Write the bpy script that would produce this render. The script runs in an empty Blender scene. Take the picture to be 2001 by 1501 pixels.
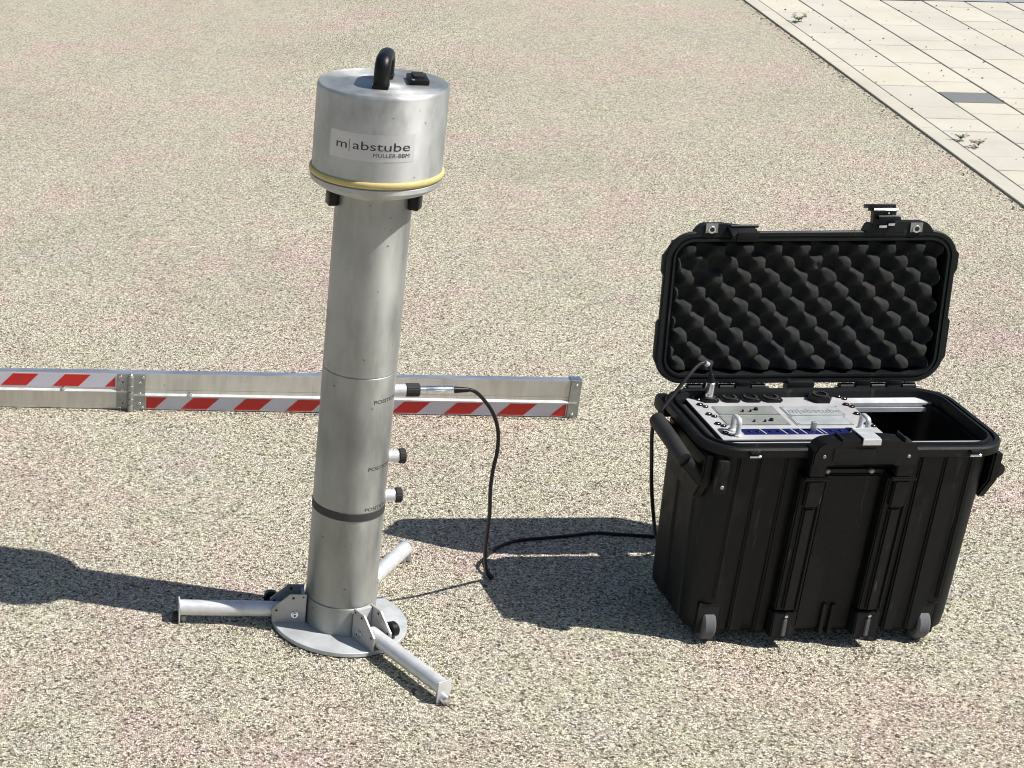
import bpy, bmesh, math, random
from mathutils import Vector, Matrix
R = random.Random(7)
PI = math.pi
SC = bpy.context.scene

# ------------------------------------------------------------------ camera, sky, sun
cam_d = bpy.data.cameras.new("camera")
cam = bpy.data.objects.new("camera", cam_d)
SC.collection.objects.link(cam)
FPX, CX = 3464.5, -32.55
pitch, roll = 0.402754, -0.0067918
cam_d.sensor_width = 36.0
cam_d.lens = FPX / 2001.0 * 36.0
cam_d.shift_x = (1000.5 - CX) / 2001.0
cam_d.shift_y = 0.0
cam_d.clip_start, cam_d.clip_end = 0.05, 500
fw = Vector((0, math.cos(pitch), -math.sin(pitch)))
rt = Vector((1, 0, 0)); up = rt.cross(fw)
Rv = rt * math.cos(roll) + up * math.sin(roll)
Uv = -rt * math.sin(roll) + up * math.cos(roll)
cam.matrix_world = Matrix(((Rv.x, Uv.x, -fw.x, 0.0), (Rv.y, Uv.y, -fw.y, 0.0), (Rv.z, Uv.z, -fw.z, 1.57966), (0, 0, 0, 1)))
SC.camera = cam

SUN_EL = math.radians(55.0)
SUN_DIR = Vector((0.952 * math.cos(SUN_EL), -0.305 * math.cos(SUN_EL), math.sin(SUN_EL))).normalized()
w = bpy.data.worlds.new("World"); SC.world = w; w.use_nodes = True
nt = w.node_tree
for n in list(nt.nodes): nt.nodes.remove(n)
sky = nt.nodes.new("ShaderNodeTexSky"); sky.sky_type = 'NISHITA'; sky.sun_disc = False
sky.sun_elevation = SUN_EL; sky.sun_rotation = math.atan2(SUN_DIR.x, SUN_DIR.y)
bg = nt.nodes.new("ShaderNodeBackground"); bg.inputs[1].default_value = 0.061
wo = nt.nodes.new("ShaderNodeOutputWorld")
nt.links.new(sky.outputs[0], bg.inputs[0]); nt.links.new(bg.outputs[0], wo.inputs[0])
sl = bpy.data.lights.new("sun", 'SUN'); sl.energy = 4.5; sl.angle = math.radians(0.5); sl.color = (1.0, 0.965, 0.905)
sun = bpy.data.objects.new("sun", sl); SC.collection.objects.link(sun)
sun.rotation_euler = (-SUN_DIR).to_track_quat('-Z', 'Y').to_euler()
sun.location = (5, -3, 8)
SC.view_settings.view_transform = 'Standard'; SC.view_settings.look = 'None'
SC.view_settings.exposure = 0.50; SC.view_settings.gamma = 1.0; SC.view_settings.use_curve_mapping = False
SC.cycles.filter_width = 1.1
SC.cycles.use_denoising = True

# ------------------------------------------------------------------ materials
def mat(name, col=(0.5, 0.5, 0.5), rough=0.5, metal=0.0, spec=0.5):
    m = bpy.data.materials.new(name); m.use_nodes = True
    b = m.node_tree.nodes["Principled BSDF"]
    b.inputs["Base Color"].default_value = (*col, 1); b.inputs["Roughness"].default_value = rough
    b.inputs["Metallic"].default_value = metal; b.inputs["Specular IOR Level"].default_value = spec
    return m
class N:
    def __init__(s, m): s.t = m.node_tree; s.b = s.t.nodes["Principled BSDF"]
    def new(s, typ, **kw):
        n = s.t.nodes.new(typ)
        for k, v in kw.items():
            if k.startswith('i_'): n.inputs[k[2:].replace('_', ' ')].default_value = v
            else: setattr(n, k, v)
        return n
    def link(s, a, b): s.t.links.new(a, b)
    def coord(s, kind='Object', scale=(1, 1, 1)):
        c = s.new("ShaderNodeTexCoord"); mp = s.new("ShaderNodeMapping"); mp.inputs['Scale'].default_value = scale
        s.link(c.outputs[kind], mp.inputs[0]); return mp.outputs[0]
    def noise(s, vec, scale, detail=3, rough=0.5):
        n = s.new("ShaderNodeTexNoise"); n.inputs['Scale'].default_value = scale; n.inputs['Detail'].default_value = detail
        n.inputs['Roughness'].default_value = rough; s.link(vec, n.inputs['Vector']); return n
    def ramp(s, fac, stops, interp='LINEAR'):
        r = s.new("ShaderNodeValToRGB"); e = r.color_ramp; e.interpolation = interp
        while len(e.elements) > 1: e.elements.remove(e.elements[-1])
        for i, (p, c) in enumerate(stops):
            el = e.elements[0] if i == 0 else e.elements.new(p)
            el.position = p; el.color = (*c, 1) if len(c) == 3 else c
        s.link(fac, r.inputs[0]); return r.outputs[0]
    def mix(s, fac, a, b, mode='MIX'):
        n = s.new("ShaderNodeMix", data_type='RGBA', blend_type=mode)
        for sock, v in ((n.inputs[0], fac), (n.inputs[6], a), (n.inputs[7], b)):
            if hasattr(v, 'is_output'): s.link(v, sock)
            else: sock.default_value = v if not isinstance(v, tuple) else (*v, 1)
        return n.outputs[2]
    def math(s, op, a, b=0.0, c=0.0, clamp=False):
        n = s.new("ShaderNodeMath", operation=op); n.use_clamp = clamp
        for i, v in enumerate((a, b, c)):
            if hasattr(v, 'is_output'): s.link(v, n.inputs[i])
            else: n.inputs[i].default_value = v
        return n.outputs[0]
    def bump(s, h, strength=0.5, dist=0.001, normal=None):
        n = s.new("ShaderNodeBump"); n.inputs['Strength'].default_value = strength; n.inputs['Distance'].default_value = dist
        s.link(h, n.inputs['Height'])
        if normal is not None: s.link(normal, n.inputs['Normal'])
        return n.outputs[0]
g3 = lambda v: (v, v, v)

def ground_material():
    m = mat("exposed_aggregate", rough=0.85, spec=0.25); n = N(m); co = n.coord()
    # chippings bound in the surface: two interleaved sizes
    warp = n.noise(co, 90, 2)
    wv = n.new("ShaderNodeVectorMath", operation='SCALE'); wv.inputs[3].default_value = 0.0045; n.link(warp.outputs['Color'], wv.inputs[0])
    ad = n.new("ShaderNodeVectorMath", operation='ADD'); n.link(co, ad.inputs[0]); n.link(wv.outputs[0], ad.inputs[1])
    vo = n.new("ShaderNodeTexVoronoi"); vo.voronoi_dimensions = '3D'; vo.inputs['Scale'].default_value = 320; vo.inputs['Randomness'].default_value = 1.0
    n.link(ad.outputs[0], vo.inputs['Vector'])
    ve = n.new("ShaderNodeTexVoronoi"); ve.voronoi_dimensions = '3D'; ve.feature = 'DISTANCE_TO_EDGE'; ve.inputs['Scale'].default_value = 320
    n.link(ad.outputs[0], ve.inputs['Vector'])
    sp = n.new("ShaderNodeSeparateColor"); n.link(vo.outputs['Color'], sp.inputs[0])
    tone = n.ramp(sp.outputs[0], [(0.0, (0.09, 0.08, 0.07)), (0.09, (0.20, 0.175, 0.15)), (0.18, (0.44, 0.395, 0.34)), (0.38, (0.63, 0.58, 0.505)),
                                  (0.60, (0.78, 0.73, 0.655)), (0.82, (0.91, 0.875, 0.80)), (1.0, (0.96, 0.95, 0.90))])
    hue = n.ramp(sp.outputs[1], [(0.0, (1.0, 0.86, 0.82)), (0.25, (1.0, 0.93, 0.89)), (0.5, (1, 1, 1)), (0.75, (0.95, 1.0, 0.88)), (1.0, (0.98, 0.98, 1.05))])
    col = n.mix(0.75, tone, hue, 'MULTIPLY')
    # broad drifts of pinkish, greenish and sandy stone
    a = n.noise(co, 1.7, 4, 0.65); b = n.noise(co, 6.0, 4, 0.65); 
    f = n.math('ADD', n.math('MULTIPLY', a.outputs[0], 0.6), n.math('MULTIPLY', b.outputs[0], 0.4))
    drift = n.ramp(f, [(0.36, (1.05, 0.90, 0.94)), (0.42, (1.04, 0.955, 0.95)), (0.46, (1.02, 0.975, 0.91)), (0.5, (1.0, 0.995, 0.95)), (0.55, (0.97, 1.0, 0.885)), (0.60, (0.96, 0.98, 0.96)), (0.66, (1.03, 0.94, 0.95))])
    col = n.mix(1.0, col, drift, 'MULTIPLY')
    # worn, slightly darker and dirtier areas
    c = n.noise(co, 0.9, 5, 0.65)
    dirt = n.ramp(c.outputs[0], [(0.32, g3(0.90)), (0.5, g3(1.0)), (0.7, g3(1.04))])
    col = n.mix(1.0, col, dirt, 'MULTIPLY')
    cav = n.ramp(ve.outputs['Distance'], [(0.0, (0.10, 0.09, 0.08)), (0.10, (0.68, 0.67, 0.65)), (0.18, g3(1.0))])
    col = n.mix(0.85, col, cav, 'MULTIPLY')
    mid = n.noise(co, 120, 2, 0.5)
    col = n.mix(1.0, col, n.ramp(mid.outputs[0], [(0.34, (0.72, 0.71, 0.70)), (0.5, (1.01, 1.0, 0.98)), (0.66, (1.15, 1.15, 1.12))]), 'MULTIPLY')
    st = n.noise(n.coord('Object', (0.35, 1, 1)), 38, 4, 0.7)
    col = n.mix(1.0, col, n.ramp(st.outputs[0], [(0.30, g3(0.80)), (0.46, g3(1.0)), (0.7, g3(1.06))]), 'MULTIPLY')
    # sparse dark chips and dark grime
    dk = n.noise(co, 26, 4, 0.7)
    dkf = n.ramp(dk.outputs[0], [(0.68, g3(0)), (0.76, g3(1))])
    col = n.mix(n.math('MULTIPLY', dkf, 0.22), col, (0.10, 0.09, 0.075))
    n.link(col, n.b.inputs['Base Color'])
    dome = n.ramp(ve.outputs['Distance'], [(0.0, g3(0)), (0.15, g3(0.7)), (0.4, g3(1))])
    h = n.math('ADD', n.math('MULTIPLY', dome, 0.6), n.math('MULTIPLY', sp.outputs[2], 1.0))
    nb = n.bump(h, 1.0, 0.0024)
    n.link(nb, n.b.inputs['Normal'])
    return m

def metal_material(name, col, rough, grime=0.25, streak=(1, 1, 1), sc=30, metal=0.92, bump=0.0, spots=0.5):
    m = mat(name, col, rough, metal); n = N(m); co = n.coord('Object', streak)
    a = n.noise(co, sc, 5, 0.65); b = n.noise(n.coord(), sc * 0.22, 3, 0.6)
    f = n.math('MULTIPLY', a.outputs[0], b.outputs[0])
    cc = n.ramp(f, [(0.12, tuple(v * (1 - grime) for v in col)), (0.30, col), (0.45, tuple(min(1, v * (1 + grime * 0.35)) for v in col))])
    sp = n.noise(n.coord(), 95, 2, 0.5)
    sf = n.ramp(sp.outputs[0], [(0.725, g3(0)), (0.76, g3(1))])
    cc = n.mix(n.math('MULTIPLY', sf, spots), cc, (0.10, 0.095, 0.085))
    n.link(cc, n.b.inputs['Base Color'])
    rr = n.ramp(a.outputs[0], [(0.3, g3(max(0.05, rough - 0.07))), (0.7, g3(min(1, rough + 0.12)))])
    n.link(rr, n.b.inputs['Roughness'])
    if bump: n.link(n.bump(a.outputs[0], bump, 0.0006), n.b.inputs['Normal'])
    return m

def plastic_material(name, col, rough, wear=0.3, bump=0.25, sc=260):
    m = mat(name, col, rough, 0.0, 0.28); n = N(m); co = n.coord()
    a = n.noise(co, 9, 5, 0.65); s = n.noise(n.coord('Object', (1, 1, 0.12)), 70, 3, 0.7)
    dust = n.ramp(a.outputs[0], [(0.35, col), (0.75, tuple(v * 1.5 + 0.002 for v in col))])
    sc_f = n.ramp(s.outputs[0], [(0.63, g3(0)), (0.70, g3(1))])
    cc = n.mix(n.math('MULTIPLY', sc_f, wear), dust, (0.11, 0.11, 0.105))
    n.link(cc, n.b.inputs['Base Color'])
    fine = n.noise(co, sc, 2, 0.5); n.link(n.bump(fine.outputs[0], bump, 0.0008), n.b.inputs['Normal'])
    n.link(n.ramp(a.outputs[0], [(0.3, g3(rough - 0.06)), (0.7, g3(rough + 0.12))]), n.b.inputs['Roughness'])
    return m

M = {}
ANROT = 0.25
M['ground'] = ground_material()
M['tube'] = metal_material("anodised_tube", (0.47, 0.475, 0.45), 0.54, 0.46, (1, 1, 0.3), 17, 0.80, 0.06, 0.8)
M['head'] = metal_material("anodised_head", (0.55, 0.555, 0.545), 0.55, 0.44, (1, 1, 0.5), 18, 0.80, 0.06, 0.5)
for k_ in ('tube', 'head'):
    n_ = N(M[k_]); tg = n_.new("ShaderNodeTangent", direction_type='RADIAL', axis='Z'); n_.link(tg.outputs[0], n_.b.inputs['Tangent'])
    n_.b.inputs['Anisotropic'].default_value = 0.6; n_.b.inputs['Anisotropic Rotation'].default_value = ANROT
M['alu'] = metal_material("bright_aluminium", (0.72, 0.72, 0.73), 0.40, 0.2, (1, 1, 1), 40, 0.40, 0.04, 0.2)
M['plate'] = metal_material("plate_aluminium", (0.56, 0.575, 0.585), 0.5, 0.22, (1, 1, 1), 35, 0.35, 0.04, 0.25)
M['bracket'] = metal_material('shaded_bracket_aluminium', (0.46, 0.45, 0.43), 0.45, 0.25, (1, 1, 1), 35, 0.4, 0.04, 0.4)  # plate aluminium darkened: shade of the unlit upright faces put into the colour
M['chrome'] = metal_material("bright_nickel", (0.82, 0.82, 0.82), 0.2, 0.1, (1, 1, 1), 60, 1.0, 0, 0.0)
M['zinc'] = metal_material("galvanised_steel", (0.40, 0.41, 0.40), 0.55, 0.35, (1, 1, 1), 60, 0.85, 0.1, 0.5)
M['board'] = metal_material("board_aluminium", (0.70, 0.685, 0.65), 0.46, 0.25, (2.2, 1, 0.35), 26, 0.75, 0.05, 0.35)
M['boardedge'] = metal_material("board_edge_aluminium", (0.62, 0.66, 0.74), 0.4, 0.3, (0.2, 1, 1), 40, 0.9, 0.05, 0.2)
M['black'] = plastic_material("case_plastic", (0.0034, 0.0042, 0.0048), 0.5, 0.22)
M['scuff'] = plastic_material("scuffed_trolley_plastic", (0.0036, 0.0042, 0.0048), 0.44, 0.6, 0.3, 200)
M['blk'] = plastic_material("smooth_black_plastic", (0.0045, 0.0045, 0.0052), 0.36, 0.1, 0.1)
M['rubber'] = plastic_material("black_rubber", (0.022, 0.022, 0.022), 0.62, 0.1, 0.2)
M['band'] = plastic_material("dark_band", (0.045, 0.044, 0.044), 0.55, 0.1, 0.15)
M['wheel'] = plastic_material("grey_wheel_rubber", (0.10, 0.10, 0.105), 0.7, 0.3, 0.3)
M['cable'] = plastic_material("cable_sheath", (0.012, 0.010, 0.012), 0.4, 0.05, 0.1)
M['yellow'] = plastic_material("yellow_cord", (0.50, 0.41, 0.17), 0.6, 0.5, 0.5, 400)
M['print'] = mat("printed_ink", (0.03, 0.03, 0.03), 0.5)
M['printg'] = mat("grey_ink", (0.16, 0.16, 0.16), 0.5)
M['sticker'] = metal_material("satin_label", (0.62, 0.62, 0.625), 0.52, 0.1, (1, 1, 0.5), 26, 0.72, 0, 0.0)
n_ = N(M['sticker']); tg = n_.new("ShaderNodeTangent", direction_type='RADIAL', axis='Z'); n_.link(tg.outputs[0], n_.b.inputs['Tangent'])
n_.b.inputs['Anisotropic'].default_value = 0.6; n_.b.inputs['Anisotropic Rotation'].default_value = ANROT
M['white'] = mat("reflective_white", (0.60, 0.60, 0.69), 0.45, 0.15)
M['whiteedge'] = mat("white_sheet_edge", (0.72, 0.66, 0.64), 0.5)
M['red'] = mat("reflective_red", (0.56, 0.016, 0.016), 0.4)
M['panel'] = metal_material("rack_panel_aluminium", (0.44, 0.435, 0.445), 0.5, 0.18, (1, 1, 1), 30, 0.1, 0, 0.0)
M['module'] = metal_material("grey_module", (0.25, 0.265, 0.25), 0.5, 0.25, (1, 1, 1), 30, 0.15, 0, 0.5)
M['module2'] = metal_material("pale_module", (0.42, 0.45, 0.465), 0.4, 0.25, (1, 1, 1), 30, 0.15, 0, 0.0)
M['blue'] = mat("dark_blue_gloss", (0.012, 0.018, 0.10), 0.15, 0.0, 0.6)
M['hole'] = mat("dark_hole", (0.01, 0.01, 0.01), 0.8)
M['joint'] = plastic_material("joint_grit", (0.050, 0.046, 0.038), 0.95, 0.4, 1.0, 300)
M['asphalt'] = plastic_material("grey_asphalt", (0.24, 0.245, 0.27), 0.9, 0.5, 1.0, 300)
M['leaf'] = plastic_material("weed_leaf", (0.10, 0.14, 0.04), 0.6, 0.0, 0.2)
M['stalk'] = plastic_material("dry_stalk", (0.16, 0.13, 0.07), 0.8, 0.0, 0.2)
M['crumb'] = plastic_material("dark_crumb", (0.09, 0.075, 0.055), 0.9, 0.2, 0.3)

def foam_material():
    m = mat("charcoal_foam", (0.03, 0.03, 0.03), 0.95, 0.0, 0.1); n = N(m); co = n.coord()
    a = n.noise(co, 500, 3, 0.6); b = n.noise(co, 18, 3, 0.6)
    cc = n.ramp(b.outputs[0], [(0.3, (0.030, 0.034, 0.032)), (0.6, (0.042, 0.040, 0.039)), (0.75, (0.050, 0.045, 0.038))])
    n.link(cc, n.b.inputs['Base Color']); n.link(n.bump(a.outputs[0], 0.9, 0.0012), n.b.inputs['Normal'])
    n.b.inputs['Specular IOR Level'].default_value = 0.03
    return m
M['foam'] = foam_material()

def paver_material(name, col, dark=False):
    m = mat(name, col, 0.85, 0.0, 0.25); n = N(m); co = n.coord()
    oi = n.new("ShaderNodeObjectInfo")
    t = n.ramp(oi.outputs['Random'], [(0.0, tuple(v * 0.93 for v in col)), (0.5, col), (0.85, (col[0], col[1] * 0.99, col[2] * 0.94)), (1.0, tuple(min(1, v * 1.05) for v in col))])
    wc = n.new("ShaderNodeNewGeometry")
    a = n.noise(wc.outputs['Position'], 2.6, 5, 0.65)
    t = n.mix(0.9, t, n.ramp(a.outputs[0], [(0.3, g3(0.87)), (0.55, g3(1.0)), (0.75, g3(1.04))]), 'MULTIPLY')
    f = n.noise(wc.outputs['Position'], 420, 2, 0.6)
    t = n.mix(0.8, t, n.ramp(f.outputs[0], [(0.3, g3(0.82)), (0.5, g3(1)), (0.7, g3(1.07))]), 'MULTIPLY')
    s = n.noise(wc.outputs['Position'], 55, 2, 0.5)
    t = n.mix(n.math('MULTIPLY', n.ramp(s.outputs[0], [(0.74, g3(0)), (0.78, g3(1))]), 0.5), t, (0.12, 0.10, 0.07))
    n.link(t, n.b.inputs['Base Color']); n.link(n.bump(f.outputs[0], 0.5, 0.001), n.b.inputs['Normal'])
    return m
M['paver'] = paver_material("cream_concrete", (0.525, 0.495, 0.43))
M['kerb'] = paver_material("kerb_concrete", (0.50, 0.47, 0.405))
M['dpaver'] = paver_material("grey_concrete", (0.17, 0.178, 0.178))

# ------------------------------------------------------------------ mesh helpers
ORIG = {}
def root(name, loc, label, cat, group=None):
    o = bpy.data.objects.new(name, None); SC.collection.objects.link(o); o.location = loc
    o.empty_display_size = 0.05
    o['label'] = label; o['category'] = cat
    if group: o['group'] = group
    ORIG[o] = Vector(loc); return o
def obj(name, bm, m, parent=None, smooth=True, loc=None, mats=None):
    off = Vector((0, 0, 0))
    if parent is not None: off = ORIG.get(parent, Vector((0, 0, 0)))
    if loc is not None: off = off + 0 * off
    bmesh.ops.recalc_face_normals(bm, faces=bm.faces)
    for v in bm.verts: v.co -= off
    me = bpy.data.meshes.new(name); bm.to_mesh(me); bm.free()
    for mm in (mats or [m]): me.materials.append(mm)
    if smooth:
        for p in me.polygons: p.use_smooth = True
        try: me.set_sharp_from_angle(angle=math.radians(38))
        except Exception: pass
    o = bpy.data.objects.new(name, me); SC.collection.objects.link(o)
    if parent is not None: o.parent = parent; ORIG[o] = off
    return o
def new(): return bmesh.new()
def box(bm, c, s, bev=0.0, rot=None):
    """box centred at c, full size s, chamfered edges"""
    r = bmesh.ops.create_cube(bm, size=1.0); vs = r['verts']
    for v in vs: v.co = Vector((v.co.x * s[0], v.co.y * s[1], v.co.z * s[2]))
    if bev > 0:
        es = list({e for v in vs for e in v.link_edges})
        rr = bmesh.ops.bevel(bm, geom=es, offset=bev, segments=2, affect='EDGES', profile=0.5)
        vs = list({v for f in rr['faces'] for v in f.verts} | {v for v in vs if v.is_valid})
    M4 = Matrix.Translation(Vector(c))
    if rot is not None: M4 = M4 @ rot.to_4x4()
    for v in vs: v.co = M4 @ v.co
    return bm
def frame(d):
    d = Vector(d).normalized(); a = Vector((0, 0, 1)) if abs(d.z) < 0.9 else Vector((1, 0, 0))
    u = d.cross(a).normalized(); v = u.cross(d).normalized(); return u, v
def cyl(bm, a, b, r, r2=None, n=28, caps=True, bev=0.0):
    a, b = Vector(a), Vector(b); r2 = r if r2 is None else r2; d = (b - a); L = d.length; d.normalize(); u, v = frame(d)
    prof = [(r, 0), (r2, L)] if not bev else [(r - bev, 0), (r, bev), (r2, L - bev), (r2 - bev, L)]
    rings = []
    for rr, t in prof:
        rings.append([bm.verts.new(a + d * t + (u * math.cos(2 * PI * k / n) + v * math.sin(2 * PI * k / n)) * rr) for k in range(n)])
    for i in range(len(rings) - 1):
        for k in range(n): bm.faces.new((rings[i][k], rings[i][(k + 1) % n], rings[i + 1][(k + 1) % n], rings[i + 1][k]))
    if caps: bm.faces.new(rings[0][::-1]); bm.faces.new(rings[-1])
    return bm
def lathe(bm, c, prof, n=96, close=False):
    c = Vector(c); rings = []
    for r, z in prof:
        if r < 1e-6: rings.append([bm.verts.new(c + Vector((0, 0, z)))])
        else: rings.append([bm.verts.new(c + Vector((r * math.cos(2 * PI * k / n), r * math.sin(2 * PI * k / n), z))) for k in range(n)])
    pairs = list(zip(rings, rings[1:])) + ([(rings[-1], rings[0])] if close else [])
    for A_, B_ in pairs:
        for k in range(n):
            k2 = (k + 1) % n
            if len(A_) == 1: bm.faces.new((A_[0], B_[k2], B_[k]))
            elif len(B_) == 1: bm.faces.new((A_[k], A_[k2], B_[0]))
            else: bm.faces.new((A_[k], A_[k2], B_[k2], B_[k]))
    return bm
def prism(bm, pts, n, t):
    """polygon of 3d points extruded along vector n*t"""
    n = Vector(n).normalized() * t
    a = [bm.verts.new(Vector(p)) for p in pts]; b = [bm.verts.new(Vector(p) + n) for p in pts]; k = len(pts)
    bm.faces.new(a[::-1]); bm.faces.new(b)
    for i in range(k): bm.faces.new((a[i], a[(i + 1) % k], b[(i + 1) % k], b[i]))
    return bm
def spline(pts, sub=8):
    P = [Vector(p) for p in pts]; out = []
    for i in range(len(P) - 1):
        p0 = P[max(0, i - 1)]; p1 = P[i]; p2 = P[i + 1]; p3 = P[min(len(P) - 1, i + 2)]
        for k in range(sub):
            t = k / sub
            out.append(0.5 * ((2 * p1) + (p2 - p0) * t + (2 * p0 - 5 * p1 + 4 * p2 - p3) * t * t + (3 * p1 - p0 - 3 * p2 + p3) * t ** 3))
    out.append(P[-1]); return out
def sweep(bm, path, r, n=12, caps=True, flat=None, side=None):
    """tube along path; r a number or per-point list; flat=(ru, rv) for an oval section with u along side"""
    path = [Vector(p) for p in path]; m = len(path); u = None; rings = []
    for i in range(m):
        t = (path[min(i + 1, m - 1)] - path[max(i - 1, 0)]).normalized()
        if side is not None: u = (Vector(side) - t * Vector(side).dot(t)).normalized()
        elif u is None: u, _ = frame(t)
        else: u = (u - t * u.dot(t)).normalized()
        v = t.cross(u); rr = r[i] if isinstance(r, (list, tuple)) else r
        a, b = flat if flat else (rr, rr)
        rings.append([bm.verts.new(path[i] + u * math.cos(2 * PI * k / n) * a + v * math.sin(2 * PI * k / n) * b) for k in range(n)])
    for A_, B_ in zip(rings, rings[1:]):
        for k in range(n): bm.faces.new((A_[k], A_[(k + 1) % n], B_[(k + 1) % n], B_[k]))
    if caps: bm.faces.new(rings[0][::-1]); bm.faces.new(rings[-1])
    return bm
def rrect(cu, cv, hu, hv, r, seg=8):
    r = max(r, 0.0005); out = []
    for sx, sy, a0 in ((1, 1, 0), (-1, 1, 90), (-1, -1, 180), (1, -1, 270)):
        for k in range(seg + 1):
            a = math.radians(a0 + 90 * k / seg)
            out.append((cu + sx * (hu - r) + r * math.cos(a), cv + sy * (hv - r) + r * math.sin(a)))
    return out
def rrloft(bm, cu, cv, hu, hv, r, prof, plane='xy', cap0=True, cap1=True, seg=8):
    rings = []
    for d, h in prof:
        ring = []
        for u, v in rrect(cu, cv, hu + d, hv + d, r + d, seg):
            ring.append(bm.verts.new((u, v, h) if plane == 'xy' else (u, h, v)))
        rings.append(ring)
    n = len(rings[0])
    for A_, B_ in zip(rings, rings[1:]):
        for k in range(n): bm.faces.new((A_[k], A_[(k + 1) % n], B_[(k + 1) % n], B_[k]))
    if cap0: bm.faces.new(rings[0][::-1])
    if cap1: bm.faces.new(rings[-1])
    return bm
def text_bm(s, size, extrude=0.0, sx=1.0, bold=0.0):
    cu = bpy.data.curves.new("tmp", 'FONT'); cu.body = s; cu.size = size; cu.resolution_u = 4; cu.offset = bold
    o = bpy.data.objects.new("tmp", cu); SC.collection.objects.link(o)
    dg = bpy.context.evaluated_depsgraph_get(); me = bpy.data.meshes.new_from_object(o.evaluated_get(dg))
    bm = bmesh.new(); bm.from_mesh(me)
    bpy.data.objects.remove(o); bpy.data.curves.remove(cu); bpy.data.meshes.remove(me)
    for v in bm.verts: v.co.x *= sx
    xs = [v.co.x for v in bm.verts]; mn = min(xs)
    for v in bm.verts: v.co.x -= mn
    return bm, max(xs) - mn
def fit_text(s, width, capheight, bold=0.0):
    """text whose width and letter height are given; origin bottom-left"""
    bm, wd = text_bm(s, 1.0, bold=bold)
    hs = 0.7
    for v in bm.verts: v.co.x *= width / wd; v.co.y *= capheight / hs
    return bm
def bend(bm, c, r, az0, z0):
    """wrap flat (x right, y up) onto a vertical cylinder"""
    bmesh.ops.triangulate(bm, faces=bm.faces)
    for v in bm.verts:
        a = az0 + v.co.x / r; y = v.co.y
        v.co = Vector((c[0] + r * math.cos(a), c[1] + r * math.sin(a), z0 + y))
    return bm
rad = math.radians

# ------------------------------------------------------------------ setting: ground
bm = new()
S = 120
vs = [bm.verts.new(p) for p in ((-S, -S, 0), (S, -S, 0), (S, S, 0), (-S, S, 0))]; bm.faces.new(vs)
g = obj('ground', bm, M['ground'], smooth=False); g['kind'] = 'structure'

# pavement frame: et across the courses, el along them
ps = -0.134
et = Vector((math.cos(ps), math.sin(ps), 0)); el = Vector((-math.sin(ps), math.cos(ps), 0))
def tl(t, l, z=0.0): return et * t + el * l + Vector((0, 0, z))
T0, T1, L0, L1 = 2.358, 5.6, 3.9, 8.53
bm = new(); bm.faces.new([bm.verts.new(tl(*p, 0.004)) for p in ((T0, L0 - 1.5), (T1, L0 - 1.5), (T1, L1), (T0, L1))])
pav = obj('pavement', bm, M['joint'], smooth=False); pav['kind'] = 'structure'
def slab_bm(wd, ln, h, bev):
    b = new(); r = bmesh.ops.create_cube(b, size=1.0)
    for v in r['verts']: v.co = Vector((v.co.x * wd, v.co.y * ln, v.co.z * h - h / 2 + 0.0))
    es = [e for e in b.edges if all(v.co.z > -h * 0.5 for v in e.verts) or abs(e.verts[0].co.z - e.verts[1].co.z) > h * 0.5]
    bmesh.ops.bevel(b, geom=[e for e in b.edges if all(v.co.z > -h * 0.5 for v in e.verts)], offset=bev, segments=1, affect='EDGES')
    return b
PMESH = {}
def slab(name, t, l, wd, ln, ztop, m, parent, tilt=0.0):
    key = (round(wd, 4), round(ln, 4), m.name)
    if key not in PMESH:
        b = slab_bm(wd, ln, 0.03, 0.0016); bmesh.ops.recalc_face_normals(b, faces=b.faces)
        me = bpy.data.meshes.new(name); b.to_mesh(me); b.free(); me.materials.append(m); PMESH[key] = me
    o = bpy.data.objects.new(name, PMESH[key]); SC.collection.objects.link(o)
    o.location = tl(t, l, ztop); o.rotation_euler = (R.uniform(-tilt, tilt), R.uniform(-tilt, tilt), ps + R.uniform(-tilt, tilt) * 0.6)
    if parent: o.parent = parent
    return o
# kerb stones along the edge of the pavement
kroot = bpy.data.objects.new('kerb', None); SC.collection.objects.link(kroot); kroot['kind'] = 'structure'
l = 7.225 - 4.0
while l < L1 - 0.05:
    ln = min(1.0, L1 - l); slab('kerb_stone', T0 + 0.0312, l + ln / 2, 0.0602, ln - 0.003, 0.0072, M['kerb'], kroot, 0.0008); l += ln
joints = {0: [8.205, 7.78, 7.462, 7.161, 6.841, 6.528, 6.36, 6.19, 5.876, 5.713], 1: [8.128, 7.868, 7.554, 7.235, 6.924, 6.758, 6.603, 6.441, 6.212, 6.05],
          2: [7.964, 7.654, 7.484, 7.164, 7.0], 3: [8.262, 7.889, 7.57, 7.327]}
ci = 0; t = 2.421
while t < T1 - 0.1:
    wd = 0.178 if ci else 0.179
    js = sorted(joints.get(ci, []), reverse=True)
    top = L1; cuts = [L1]
    if not js: js = [L1 - R.uniform(0.1, 0.3)]
    cuts += js
    while cuts[-1] > L0:
        cuts.append(cuts[-1] - R.choice((0.158, 0.158, 0.315, 0.315, 0.158)))
    for a, b in zip(cuts, cuts[1:]):
        ln = round(a - b, 2) if (a - b) > 0.05 else a - b
        m_ = M['paver']
        o = slab('paver', t + wd / 2, (a + b) / 2, wd - 0.0042, (a - b) - 0.0070, 0.0068 + R.uniform(-0.0007, 0.0007), M['dpaver'] if (ci == 1 and abs(b - 6.603) < 0.001) else m_, pav, 0.0012)
        if ci == 1 and abs(b - 6.603) < 0.001: o['label'] = 'single dark grey paver among the cream ones'
    t += 0.18; ci += 1
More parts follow.
